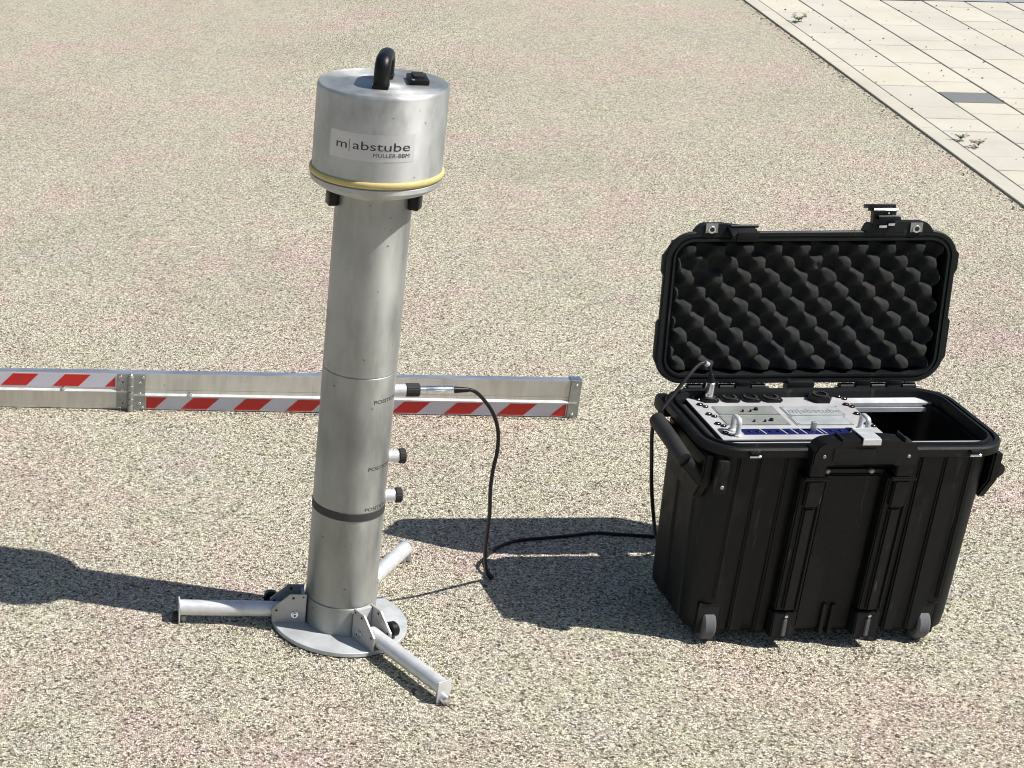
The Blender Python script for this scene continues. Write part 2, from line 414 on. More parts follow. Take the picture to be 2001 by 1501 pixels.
# grey surface beyond the end of the pavement
bm = new(); bm.faces.new([bm.verts.new(tl(*p, 0.008)) for p in ((T0 - 0.02, L1 + 0.005), (T1 + 6, L1 + 0.005), (T1 + 6, L1 + 14), (T0 - 0.02, L1 + 14))])
o = obj('road', bm, M['asphalt'], smooth=False); o['kind'] = 'structure'
# grit and crumbs on the pavers and in the joint along the kerb
_t = bmesh.new(); bmesh.ops.create_icosphere(_t, subdivisions=1, radius=1.0)
ICO_V = [v.co.copy() for v in _t.verts]; ICO_F = [tuple(v.index for v in f.verts) for f in _t.faces]; _t.free()
class Crumbs:
    def __init__(s): s.v = []; s.f = []
    def add(s, c, sz):
        sc = (R.uniform(0.7, 1.4) * sz, R.uniform(0.7, 1.4) * sz, R.uniform(0.4, 0.8) * sz); a = R.uniform(0, PI); ca, sa = math.cos(a), math.sin(a); o = len(s.v)
        for p in ICO_V:
            x, y, z = p.x * sc[0] * R.uniform(0.8, 1.2), p.y * sc[1] * R.uniform(0.8, 1.2), p.z * sc[2]
            s.v.append((x * ca - y * sa + c[0], x * sa + y * ca + c[1], z + c[2]))
        s.f += [(a_ + o, b_ + o, c_ + o) for a_, b_, c_ in ICO_F]
    def build(s, name, m):
        me = bpy.data.meshes.new(name); me.from_pydata(s.v, [], s.f); me.update(); me.materials.append(m)
        o = bpy.data.objects.new(name, me); SC.collection.objects.link(o); return o
cr = Crumbs()
for k in range(420):
    tt = R.uniform(2.40, 4.3); cr.add(tl(tt, R.uniform(5.0, 8.5), 0.0095), R.uniform(0.0012, 0.0035) * (1 if R.random() < 0.93 else 1.6))
for k in range(260):
    tt = T0 - abs(R.gauss(0, 0.02)) - 0.003; cr.add(tl(tt, R.uniform(4.8, 8.5), 0.001), R.uniform(0.0015, 0.004))
o = cr.build('grit', M['crumb']); o['kind'] = 'stuff'; o['label'] = 'dark grit scattered on the pavers and along the kerb'; o['category'] = 'grit'
# loose stones on the aggregate surface
cr = Crumbs()
for k in range(14000):
    y = 2.0 + 6.0 * R.random() ** 1.5; x = R.uniform(-0.05, 0.62 * y + 0.3)
    if Vector((x, y, 0)).dot(et) > T0 - 0.02: continue
    cr.add((x, y, 0.0008), R.uniform(0.0012, 0.0026))
for k in range(420):
    a = R.uniform(0, 2 * PI); rr_ = 0.1158 + abs(R.gauss(0, 0.004)); cr.add((0.60849 + rr_ * math.cos(a), 2.64556 + rr_ * math.sin(a), 0.0012), R.uniform(0.0013, 0.0028))
for k in range(500):
    s_ = R.uniform(-0.02, 1.26); q_ = Vector((0.03638, 3.57613, 0)) + Vector((0.998087, -0.0618237, 0)) * s_ - Vector((0.0618237, 0.998087, 0)) * (0.005 + abs(R.gauss(0, 0.005))); cr.add((q_.x, q_.y, 0.0012), R.uniform(0.0013, 0.0028))
for cx_, cy_ in ((1.213, 2.576), (1.5715, 2.576), (1.329, 2.556), (1.467, 2.556), (0.332, 2.658), (0.729, 2.398), (0.77, 2.865)):
    for k in range(26): cr.add((cx_ + R.gauss(0, 0.014), cy_ - abs(R.gauss(0, 0.010)), 0.0012), R.uniform(0.0013, 0.0026))
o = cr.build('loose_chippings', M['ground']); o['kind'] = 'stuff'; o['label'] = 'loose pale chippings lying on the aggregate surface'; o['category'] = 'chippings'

def weed(name, c, n, size, label, dry):
    rt_ = root(name, c, label, 'weed', 'small weeds growing in the pavement joints')
    c = Vector(c); bl = new(); bs = new()
    for k in range(n):
        a = R.uniform(0, 2 * PI); L = size * R.uniform(0.5, 1.0); e = c + Vector((math.cos(a) * L, math.sin(a) * L, size * R.uniform(0.25, 0.8))) * 1.0
        sweep(bs, spline([c, (c + e) / 2 + Vector((0, 0, size * 0.15)), e], 3), 0.0007, 5)
        for q in range(9):
            p = c.lerp(e, R.uniform(0.4, 1.05)) + Vector((R.uniform(-1, 1), R.uniform(-1, 1), R.uniform(-0.3, 0.6))) * size * 0.16
            b = R.uniform(0, 2 * PI); d = Vector((math.cos(b), math.sin(b), R.uniform(-0.2, 0.4))).normalized(); s_ = d.cross(Vector((0, 0, 1))).normalized()
            Lf = size * R.uniform(0.22, 0.36)
            v4 = [bl.verts.new(p), bl.verts.new(p + d * Lf * 0.5 + s_ * Lf * 0.38 + Vector((0, 0, 0.001))), bl.verts.new(p + d * Lf), bl.verts.new(p + d * Lf * 0.5 - s_ * Lf * 0.38)]
            bl.faces.new(v4)
    obj('stem', bs, M['stalk'], rt_)
    obj('foliage', bl, M['stalk'] if dry else M['leaf'], rt_, smooth=False)
weed('weed', tl(2.462, 8.0, 0.011), 11, 0.036, 'bushy little weed nearest the far end of the kerb, top of the photo', False)
weed('weed', tl(2.440, 6.07, 0.011), 8, 0.026, 'small green weed in the kerb joint, just below and left of the dark paver', False)
weed('weed', tl(2.465, 5.985, 0.011), 7, 0.030, 'thin dry weed in the joint beside the small green one', True)

# ------------------------------------------------------------------ folding board lying on edge
P0 = Vector((0.03638, 3.57613, 0)); DB = Vector((0.998087, -0.0618237, 0)); NB = Vector((0.0618237, 0.998087, 0))  # NB points away
brd = root('folding_board', P0 + DB * 0.3, 'long aluminium folding board standing on edge with red and white striped tape', 'board')
def bp(s, z, n=0.0): return P0 + DB * s + NB * n + Vector((0, 0, z))
def bprof(bm, s0, s1, prof):
    """closed profile (n, z) extruded along the board"""
    a = [bm.verts.new(bp(s0, z, n)) for n, z in prof]; b = [bm.verts.new(bp(s1, z, n)) for n, z in prof]; k = len(prof)
    bm.faces.new(a); bm.faces.new(b[::-1])
    for i in range(k): bm.faces.new((a[i], b[i], b[(i + 1) % k], a[(i + 1) % k]))
    return bm
SE, SH0, SH1 = 1.2475, 0.2555, 0.3175
# right leaf of the board: plain upper half, ledge, tape on the lower half
bm = bprof(new(), SH0 + 0.033, SE - 0.003, [(0.0, 0.002), (0.0, 0.0335), (-0.004, 0.0345), (-0.004, 0.0385), (0.0, 0.0395), (0.0, 0.0475), (0.0012, 0.048), (0.0, 0.0485), (0.0, 0.085), (0.0195, 0.085), (0.0195, 0.002)])
rplank = obj('plank', bm, M['board'], brd, smooth=False)
bm = bprof(new(), -1.6, SH0 + 0.031, [(0.0, 0.002), (0.0, 0.0415), (-0.004, 0.0425), (-0.004, 0.0465), (0.0, 0.0475), (0.0, 0.052), (0.0012, 0.0525), (0.0, 0.053), (0.0, 0.085), (0.0195, 0.085), (0.0195, 0.002)])
lplank = obj('plank', bm, M['board'], brd, smooth=False)
# top cover strip with a soft bluish sheen
for s0, s1, par in ((-1.6, SH0 + 0.031, lplank), (SH0 + 0.033, SE - 0.003, rplank)):
    obj('top_edge', bprof(new(), s0, s1, [(0.0008, 0.0852), (0.0008, 0.0868), (0.0187, 0.0868), (0.0187, 0.0852)]), M['boardedge'], par, smooth=False)
for s in [-1.45 + 0.32 * i for i in range(5)] + [0.1395]:
    pass
def stripes(par, s0, s1, zb, zt, first, sl=0.0265, wd=0.0565, per=0.1137):
    bprof_ = bprof(new(), s0, s1, [(-0.0002, zb - 0.0022), (-0.0002, zt + 0.0018), (-0.0007, zt + 0.0018), (-0.0007, zb - 0.0022)])
    o = obj('white_tape', bprof_, M['white'], par, smooth=False)
    k = int((s0 - first) / per) - 2
    while first + k * per < s1:
        a = first + k * per; k += 1
        pts = [(a, zb), (a + wd, zb), (a + wd + sl, zt), (a + sl, zt)]
        # clip to s0..s1
        def clip(P, lim, keep):
            out = []
            for i in range(len(P)):
                p, q = P[i], P[(i + 1) % len(P)]; ip, iq = keep(p[0]), keep(q[0])
                if ip: out.append(p)
                if ip != iq:
                    tt = (lim - p[0]) / (q[0] - p[0]); out.append((lim, p[1] + (q[1] - p[1]) * tt))
            return out
        lo, hi = s0 + 0.0022, s1 - 0.0022
        pts = clip(pts, lo, lambda v: v >= lo)
        if pts: pts = clip(pts, hi, lambda v: v <= hi)
        if len(pts) < 3: continue
        big = new(); cx_ = sum(p[0] for p in pts) / len(pts); cz_ = sum(p[1] for p in pts) / len(pts)
        # pale halo edge then the red block slightly proud
        prism(big, [bp(cx_ + (p[0] - cx_) * 1.045, cz_ + (p[1] - cz_) * 1.09, -0.0009) for p in pts], -NB, 0.0002)
        h = obj('tape_border', big, M['whiteedge'], par, smooth=False)
        b2 = new(); prism(b2, [bp(p[0], p[1], -0.0012) for p in pts], -NB, 0.0002)
        obj('red_stripe', b2, M['red'], par, smooth=False)
stripes(rplank, 0.3185, 1.226, 0.0045, 0.0312, 0.3965 - 0.1137)
stripes(lplank, -1.2, SH0 - 0.002, 0.0545, 0.0825, 0.002)
obj('ledge', bprof(new(), SH1 + 0.0005, 1.2262, [(-0.0003, 0.0352), (-0.0062, 0.0358), (-0.0062, 0.0372), (-0.0003, 0.0402)]), M['alu'], rplank, smooth=False)
obj('ledge', bprof(new(), -1.59, SH0 - 0.0005, [(-0.0003, 0.0432), (-0.0062, 0.0438), (-0.0062, 0.0452), (-0.0003, 0.0482)]), M['alu'], lplank, smooth=False)
# stud bolts on the ledge
for s, zc, par in ((0.4155, 0.0415, rplank), (0.1395, 0.0505, lplank), (0.72, 0.0415, rplank), (-0.3, 0.0505, lplank)):
    b = new(); cyl(b, bp(s, zc, -0.0005), bp(s, zc, -0.0085), 0.0042, n=14, bev=0.0008)
    cyl(b, bp(s, zc, -0.0085), bp(s, zc, -0.0100), 0.0022, n=10)
    obj('bolt', b, M['chrome'], par)
# hinge: two leaves, knuckles with grooves, rivets
hin = obj('hinge', prism(new(), [bp(SH0, 0.0015, -0.0035), bp(0.2785, 0.0015, -0.0035), bp(0.2785, 0.0845, -0.0035), bp(SH0, 0.0845, -0.0035)], NB, 0.0025), M['zinc'], brd, smooth=False)
obj('hinge_leaf', prism(new(), [bp(0.2925, 0.0008, -0.0035), bp(SH1, 0.0008, -0.0035), bp(SH1, 0.0835, -0.0035), bp(0.2925, 0.0835, -0.0035)], NB, 0.0025), M['zinc'], hin, smooth=False)
zs = [-0.001, 0.016, 0.031, 0.047, 0.063, 0.0845]
for i in range(5):
    b = new(); cyl(b, bp(0.2857, max(0.0005, zs[i]), -0.0085), bp(0.2857, zs[i + 1] - 0.0008, -0.0085), 0.0066, n=20, bev=0.0006)
    obj('knuckle', b, M['zinc'], hin)
b = new(); cyl(b, bp(0.2857, 0.0838, -0.0085), bp(0.2857, 0.0875, -0.0085), 0.0045, n=16, bev=0.0008); obj('hinge_pin', b, M['chrome'], hin)
for s, z in ((0.2635, 0.079), (0.3125, 0.078), (0.306, 0.0655), (0.306, 0.0395), (0.306, 0.0165), (0.3125, 0.0065), (0.2635, 0.0055), (0.2685, 0.0475)):
    b = new(); lp = bp(s, z, -0.0035); cyl(b, lp, lp - NB * 0.0012, 0.0034, 0.0028, n=14, bev=0.0003)
    rv = obj('rivet', b, M['chrome'], hin)
    b = new(); cyl(b, lp - NB * 0.0012, lp - NB * 0.0014, 0.0013, n=10); obj('rivet_hole', b, M['hole'], hin)
for s, z in ((0.2685, 0.067), (0.2695, 0.017)):
    b = new(); cyl(b, bp(s, z, -0.0034), bp(s, z, -0.0038), 0.0018, n=10); obj('screw_hole', b, M['hole'], hin)
# end cap
ec = obj('end_cap', prism(new(), [bp(1.2265, 0.0005, -0.0035), bp(1.2495, 0.0005, -0.0035), bp(1.2505, 0.0865, -0.0035), bp(1.2285, 0.0865, -0.0035)], NB, 0.0025), M['zinc'], brd, smooth=False)
obj('cap_top', bprof(new(), 1.2265, 1.2505, [(-0.003, 0.0872), (-0.003, 0.0885), (0.0205, 0.0885), (0.0205, 0.0872)]), M['chrome'], ec, smooth=False)
for s, z in ((1.2405, 0.0775), (1.2375, 0.0095)):
    b = new(); cyl(b, bp(s, z, -0.0035), bp(s, z, -0.0052), 0.0030, 0.0024, n=14, bev=0.0004); obj('rivet', b, M['chrome'], ec)

# ------------------------------------------------------------------ measuring tube
TX, TY = 0.60849, 2.64556
TC = (TX, TY, 0)
tub = root('measuring_tube', TC, 'tall silver metal measuring tube with a wide drum head, standing on three legs', 'measuring device')
A0 = rad(-103)
# base
bm = lathe(new(), TC, [(0, 0.0), (0.1125, 0.0), (0.1130, 0.0025), (0, 0.0025)]); obj('seal', bm, M['rubber'], tub)
bm = lathe(new(), TC, [(0, 0.0027), (0.1145, 0.0027), (0.1150, 0.0033), (0.1150, 0.0098), (0.1143, 0.0105), (0, 0.0105)], 128); obj('base_plate', bm, M['plate'], tub)
bm = lathe(new(), TC, [(0.05, 0.0107), (0.0600, 0.0107), (0.0600, 0.0608), (0.0586, 0.0618), (0.05, 0.0618)], close=True); obj('socket', bm, M['tube'], tub)
bm = lathe(new(), TC, [(0.05, 0.0624), (0.0586, 0.0624), (0.0590, 0.0630), (0.0590, 0.2268), (0.05, 0.2268)], close=True); obj('lower_tube', bm, M['tube'], tub)
bm = lathe(new(), TC, [(0.05, 0.2270), (0.0592, 0.2270), (0.0599, 0.2276), (0.0599, 0.2408), (0.0592, 0.2414), (0.05, 0.2414)], close=True); obj('band', bm, M['band'], tub)
bm = lathe(new(), TC, [(0.05, 0.2416), (0.0590, 0.2416), (0.0590, 0.4796), (0.0580, 0.4808), (0.05, 0.4808)], close=True); obj('middle_tube', bm, M['tube'], tub)
bm = lathe(new(), TC, [(0.05, 0.4813), (0.0582, 0.4813), (0.0590, 0.4820), (0.0590, 0.7765), (0.05, 0.7765)], close=True); ut = obj('upper_tube', bm, M['tube'], tub)
# head
bm = lathe(new(), TC, [(0.05, 0.7750), (0.0600, 0.7750), (0.0610, 0.7760), (0.0860, 0.7850), (0.0955, 0.7915), (0.1000, 0.7955), (0.1005, 0.8025), (0.098, 0.8040), (0.05, 0.8040)], 128, close=True)
obj('flange', bm, M['head'], tub)
bm = new()
prof = []
nn = 14
for k in range(nn): prof.append((0.0990 + 0.0037 * math.cos(2 * PI * k / nn), 0.8100 + 0.0052 * math.sin(2 * PI * k / nn)))
lathe(bm, TC, prof, 160, close=True); obj('yellow_ring', bm, M['yellow'], tub)
bm = lathe(new(), TC, [(0.09, 0.8042), (0.0987, 0.8042), (0.0987, 0.9395), (0.0978, 0.9432), (0.0958, 0.9448), (0, 0.9452)], 128); drum = obj('drum', bm, M['head'], tub)
# clamps under the drum
def rel(az, r, z): return Vector((TX + r * math.cos(az), TY + r * math.sin(az), z))
for az in (rad(186), rad(-24 - 8), rad(77)):
    b = new(); e = Vector((math.cos(az), math.sin(az), 0))
    box(b, rel(az, 0.0665, 0.7655), (0.016, 0.022, 0.022), 0.0025, Matrix.Rotation(az, 3, 'Z')); obj('clamp', b, M['blk'], tub)
# label on the drum
lb = new(); nseg = 24; a0, a1 = rad(-148.5), rad(-70.5)
r_ = 0.09895
lo = [lb.verts.new((TX + r_ * math.cos(a0 + (a1 - a0) * k / nseg), TY + r_ * math.sin(a0 + (a1 - a0) * k / nseg), 0.8470)) for k in range(nseg + 1)]
hi = [lb.verts.new((v.co.x, v.co.y, 0.8885)) for v in lo]
for k in range(nseg): lb.faces.new((lo[k], lo[k + 1], hi[k + 1], hi[k]))
lab = obj('label_plate', lb, M['sticker'], drum, smooth=True)
def arc(a_deg, b_deg, r): return rad(b_deg - a_deg) * r
rl = 0.0992
obj('lettering', bend(fit_text("m", arc(-141, -130.3, rl), 0.0130), TC, rl, rad(-141), 0.8635), M['print'], drum, smooth=False)
bm = new(); bm.faces.new([bm.verts.new(p) for p in ((0, 0, 0), (0.0011, 0, 0), (0.0011, 0.0195, 0), (0, 0.0195, 0))]); obj('lettering', bend(bm, TC, rl, rad(-128.3), 0.8590), M['printg'], drum, smooth=False)
obj('lettering', bend(fit_text("abstube", arc(-124.8, -75, rl), 0.0130), TC, rl, rad(-124.8), 0.8640), M['print'], drum, smooth=False)
obj('lettering', bend(fit_text("MÜLLER-BBM", arc(-106.5, -75, rl), 0.0062), TC, rl, rad(-106.5), 0.8540), M['print'], drum, smooth=False)
# top: handle, socket
hd0, hd1 = Vector((0.5965, 2.607, 0.9452)), Vector((0.6175, 2.672, 0.9452))
dh = (hd1 - hd0).normalized(); L = (hd1 - hd0).length
pth = [hd0, hd0 + Vector((0, 0, 0.019))]
for k in range(0, 7):
    a = PI - k / 6 * PI / 2; pth.append(hd0 + dh * (0.018 + 0.018 * math.cos(a)) + Vector((0, 0, 0.022 + 0.018 * math.sin(a))))
for k in range(0, 7):
    a = PI / 2 - k / 6 * PI / 2; pth.append(hd0 + dh * (L - 0.018 + 0.018 * math.cos(a)) + Vector((0, 0, 0.022 + 0.018 * math.sin(a))))
pth += [hd1 + Vector((0, 0, 0.019)), hd1]
bm = new(); sweep(bm, pth, 0.01, 16, flat=(0.0120, 0.0098), side=(dh.y, -dh.x, 0)); han = obj('handle', bm, M['blk'], tub)
for p in (hd0, hd1):
    b = new(); box(b, p + Vector((0, 0, 0.003)), (0.024, 0.024, 0.006), 0.0015, Matrix.Rotation(math.atan2(dh.y, dh.x), 3, 'Z')); obj('handle_foot', b, M['blk'], han)
b = new(); box(b, (0.6600, 2.645, 0.9490), (0.029, 0.050, 0.0075), 0.0015, Matrix.Rotation(rad(-6), 3, 'Z')); so = obj('top_socket', b, M['blk'], tub)
b = new(); box(b, (0.6615, 2.650, 0.9530), (0.018, 0.030, 0.006), 0.0012, Matrix.Rotation(rad(-6), 3, 'Z')); obj('socket_insert', b, M['hole'], so)
for q in ((0.648, 2.624), (0.672, 2.667)):
    b = new(); cyl(b, (q[0], q[1], 0.9525), (q[0], q[1], 0.9536), 0.0025, n=10); obj('screw', b, M['zinc'], so)
# microphone ports on the right side
def port(z, plugged):
    b = new(); cyl(b, (TX + 0.052, TY, z), (TX + 0.0790, TY, z), 0.0096, n=32, bev=0.0006); p = obj('port', b, M['alu'], tub)
    b = new(); cyl(b, (TX + 0.056, TY, z), (TX + 0.0605, TY, z), 0.0105, n=32, bev=0.0006); obj('port_collar', b, M['alu'], p)
    b = new(); n_ = 36; a, e = (0.0775, 0.1000) if plugged else (0.0765, 0.0875); ra = 0.0108 if plugged else 0.0122
    rings = []
    for t_, s_ in ((a, 0.9), (a + 0.0012, 1), (e - 0.0012, 1), (e, 0.9)):
        rings.append([b.verts.new((TX + t_, TY + ra * s_ * (1 + 0.035 * (-1) ** k) * math.cos(2 * PI * k / n_), z + ra * s_ * (1 + 0.035 * (-1) ** k) * math.sin(2 * PI * k / n_))) for k in range(n_)])
    for A_, B_ in zip(rings, rings[1:]):
        for k in range(n_): b.faces.new((A_[k], A_[(k + 1) % n_], B_[(k + 1) % n_], B_[k]))
    b.faces.new(rings[0][::-1]); b.faces.new(rings[-1]); obj('port_cap', b, M['rubber'], p)
    return p
port(0.4370, True); port(0.3185, False); port(0.2465, False)
for z, s in ((0.4375, "POSITION 1"), (0.3185, "POSITION 2"), (0.2450, "POSITION 3")):
    obj('lettering', bend(fit_text(s, 0.0600, 0.0062, 0.012), TC, 0.05912, rad(-75.5), z - 0.001), M['print'], tub, smooth=False)
# legs
def leg(azd, knob_side, blue=False, kr=0.0925, kn=0.0):
    az = rad(azd); e = Vector((math.cos(az), math.sin(az), 0)); nrm = Vector((-math.sin(az), math.cos(az), 0)); C0 = Vector(TC)
    def q(r, n, z): return C0 + e * r + nrm * n + Vector((0, 0, z))
    b = new(); cyl(b, q(0.088, 0, 0.0268), q(0.2725, 0, 0.0268), 0.0134, n=36); lg = obj('leg', b, M['alu'], tub)
    b = new(); box(b, q(0.2740, 0, 0.0215), (0.0028, 0.0262, 0.0390), 0.0009, Matrix.Rotation(az, 3, 'Z')); obj('end_plate', b, M['alu'], lg)
    b = new(); cyl(b, q(0.2660, 0, 0.0015), q(0.2660, 0, 0.0125), 0.0062, n=20, bev=0.001); obj('foot_screw', b, M['zinc'], lg)
    b = new(); cyl(b, q(0.2745, 0, 0.0090), q(0.2850, 0, 0.0090), 0.0088, n=24, bev=0.002); obj('foot_pad', b, M['chrome'] if blue else M['rubber'], lg)
    for s in (-1, 1):
        n0 = s * 0.0155
        outline = [(0.0604, 0.0107), (0.1165, 0.0107), (0.1175, 0.0375), (0.0875, 0.0655), (0.0604, 0.0655)]
        b = new(); prism(b, [q(r, n0, z) for r, z in outline], nrm * s, 0.0030); br = obj('bracket', b, M['bracket'], lg, smooth=False)
        b = new(); out = n0 + s * 0.0030
        cyl(b, q(0.0790, out, 0.0270), q(0.0790, out + s * 0.0016, 0.0270), 0.0066, n=24, bev=0.0003)
        cyl(b, q(0.0790, out + s * 0.0016, 0.0270), q(0.0790, out + s * 0.0050, 0.0270), 0.0046, n=6); obj('bolt', b, M['chrome'], br)
        b = new(); cyl(b, q(0.0790, out + s * 0.0050, 0.0270), q(0.0790, out + s * 0.0052, 0.0270), 0.0022, n=6); obj('bolt_recess', b, M['hole'], br)
        for r, z, rr in ((0.0825, 0.0585, 0.0024), (0.0655, 0.0605, 0.0017), (0.1100, 0.0345, 0.0022)):
            b = new(); cyl(b, q(r, n0 - s * 0.0002, z), q(r, out + s * 0.0002, z), rr, n=12); obj('drill_hole', b, M['hole'], br)
    if knob_side:
        s = knob_side; b = new()
        cyl(b, q(kr, s * 0.019, 0.0255), q(kr, s * 0.034, 0.0255), 0.0062, n=20)
        cyl(b, q(kr, s * 0.034, 0.0255), q(kr, s * 0.050, 0.0255), 0.0138, 0.0128, n=28, bev=0.0026)
        obj('clamp_knob', b, M['blk'], lg)
    # web at the tube between the plates
    b = new(); box(b, q(0.0640, 0, 0.0385), (0.0050, 0.0300, 0.0500), 0.0008, Matrix.Rotation(az, 3, 'Z')); obj('bracket_web', b, M['plate'], lg)
leg(177.4, -1, kr=0.112); leg(-64.0, 1, True, kr=0.0900); leg(53.7, 0)

# ------------------------------------------------------------------ transport case
CXc, CYc = 1.4000, 2.6770
cas = root('equipment_case', (CXc, CYc, 0), 'black hard plastic wheeled equipment case standing open with egg-crate foam in the lid', 'case')
ZR = 0.3700
HW, HD = 0.2290, 0.1090
bm = new()
rrloft(bm, CXc, CYc, HW, HD, 0.045, [(-0.030, 0.016), (-0.016, 0.018), (-0.010, 0.026), (-0.008, 0.05), (0.0, 0.345), (0.0, 0.3515), (0.0130, 0.3530), (0.0150, 0.3550), (0.0150, ZR - 0.003), (0.0125, ZR),
    (0.0060, ZR), (0.0045, ZR - 0.0035), (0.0005, ZR - 0.0035), (-0.001, ZR + 0.0018), (-0.0045, ZR + 0.0018), (-0.0060, ZR - 0.002), (-0.0065, ZR - 0.03), (-0.016, 0.05), (-0.02, 0.048)], 'xy', seg=10)
body = obj('shell', bm, M['black'], cas)
# vertical ribs (front, back) and side swages
def vrib(x, y, sgn, wd, dep, z0, z1, lean=0.006):
    b = new(); y0 = y
    pts = []
    for z, k in ((z0, 0), (z1, 1)):
        yy = y0 + sgn * (lean * (1 - k)) 
        pts.append([(x - wd / 2, yy + sgn * 0.006, z), (x - wd / 2 + 0.004, yy - sgn * dep, z), (x + wd / 2 - 0.004, yy - sgn * dep, z), (x + wd / 2, yy + sgn * 0.006, z)])
    rows = [[b.verts.new(p) for p in r_] for r_ in pts]
    for k in range(3): b.faces.new((rows[0][k], rows[0][k + 1], rows[1][k + 1], rows[1][k]))
    b.faces.new((rows[0][3], rows[0][0], rows[1][0], rows[1][3]))
    b.faces.new(rows[0][::-1]); b.faces.new(rows[1])
    bmesh.ops.bevel(b, geom=[e for e in b.edges if abs(e.verts[0].co.z - e.verts[1].co.z) > 0.1], offset=0.0022, segments=2, affect='EDGES')
    return b
YF = CYc - HD; YB = CYc + HD
for x, wd in ((1.2170, 0.016), (1.2560, 0.028), (1.2970, 0.024), (1.5130, 0.024), (1.5540, 0.028), (1.5880, 0.016)):
    z0 = 0.026 if abs(x - 1.40) < 0.16 else 0.085
    obj('rib', vrib(x, YF, 1, wd, 0.0032, z0, 0.349), M['black'], cas)
for x, wd in ((1.22, 0.03), (1.30, 0.03), (1.38, 0.03), (1.46, 0.03), (1.54, 0.03), (1.60, 0.03)):
    obj('rib', vrib(x, YB, -1, wd, 0.0045, 0.03, 0.349), M['black'], cas)
for sx in (-1, 1):
    for y in (2.63, 2.70):
        b = new(); xs = CXc + sx * (HW + 0.001)
        v8 = []
        for z, k in ((0.03, 0), (0.335, 1)):
            xx = xs - sx * 0.007 * (1 - k); 
            v8.append([b.verts.new(p) for p in ((xx - sx * 0.006, y - 0.016, z), (xx + sx * 0.0012, y - 0.011, z), (xx + sx * 0.0012, y + 0.011, z), (xx - sx * 0.006, y + 0.016, z))])
        for k in range(4): b.faces.new((v8[0][k], v8[0][(k + 1) % 4], v8[1][(k + 1) % 4], v8[1][k]))
        b.faces.new(v8[0]); b.faces.new(v8[1][::-1]); obj('rib', b, M['black'], cas)
# wheel arches and wheels at the lower front corners
for x, zc in ((1.2130, 0.0335), (1.5715, 0.0320)):
    b = new(); r_ = 0.0315
    xc0, xc1 = x - 0.0165, x + 0.0165
    ycen = YF + 0.0270
    outline = []
    for k in range(0, 13):
        a = PI * k / 12; outline.append((ycen - 0.0355 * math.sin(a) if False else ycen - 0.034 * math.cos(a), zc + 0.036 * math.sin(a)))
    arch = [(ycen + 0.034, 0.012)] + [(y, z) for y, z in reversed(outline)] + [(ycen - 0.034, 0.012)]
    for xx, tt in ((xc0 - 0.0035, 0.0035), (xc1, 0.0035)):
        prism(b, [(xx, YF + 0.0085, 0.016), (xx, YF + 0.020, 0.016), (xx, YF + 0.015, 0.074), (xx, YF + 0.0062, 0.074)], (1, 0, 0), tt)
    prism(b, [(xc0 - 0.0035, YF + 0.0064, 0.0705), (xc1 + 0.0035, YF + 0.0064, 0.0705), (xc1 + 0.0035, YF + 0.015, 0.0720), (xc0 - 0.0035, YF + 0.015, 0.0720)], (0, 0, 1), 0.004)
    wa = obj('wheel_arch', b, M['black'], cas)
    b = new(); prism(b, [(xc0 - 0.0001, YF + 0.0090, 0.018), (xc1 + 0.0001, YF + 0.0090, 0.018), (xc1 + 0.0001, YF + 0.0068, 0.0705), (xc0 - 0.0001, YF + 0.0068, 0.0705)], (0, 1, 0), 0.012)
    obj('wheel_recess', b, M['hole'], cas)
    b = new(); yc = ycen
    prof = []
    cyl(b, (x - 0.0105, yc - 0.002, 0.0300), (x + 0.0105, yc - 0.002, 0.0300), 0.0298, n=48, bev=0.003); wh = obj('wheel', b, M['wheel'], cas)
    b = new(); cyl(b, (x - 0.0150, yc - 0.002, 0.0300), (x + 0.0150, yc - 0.002, 0.0300), 0.0060, n=20); obj('axle', b, M['zinc'], wh)
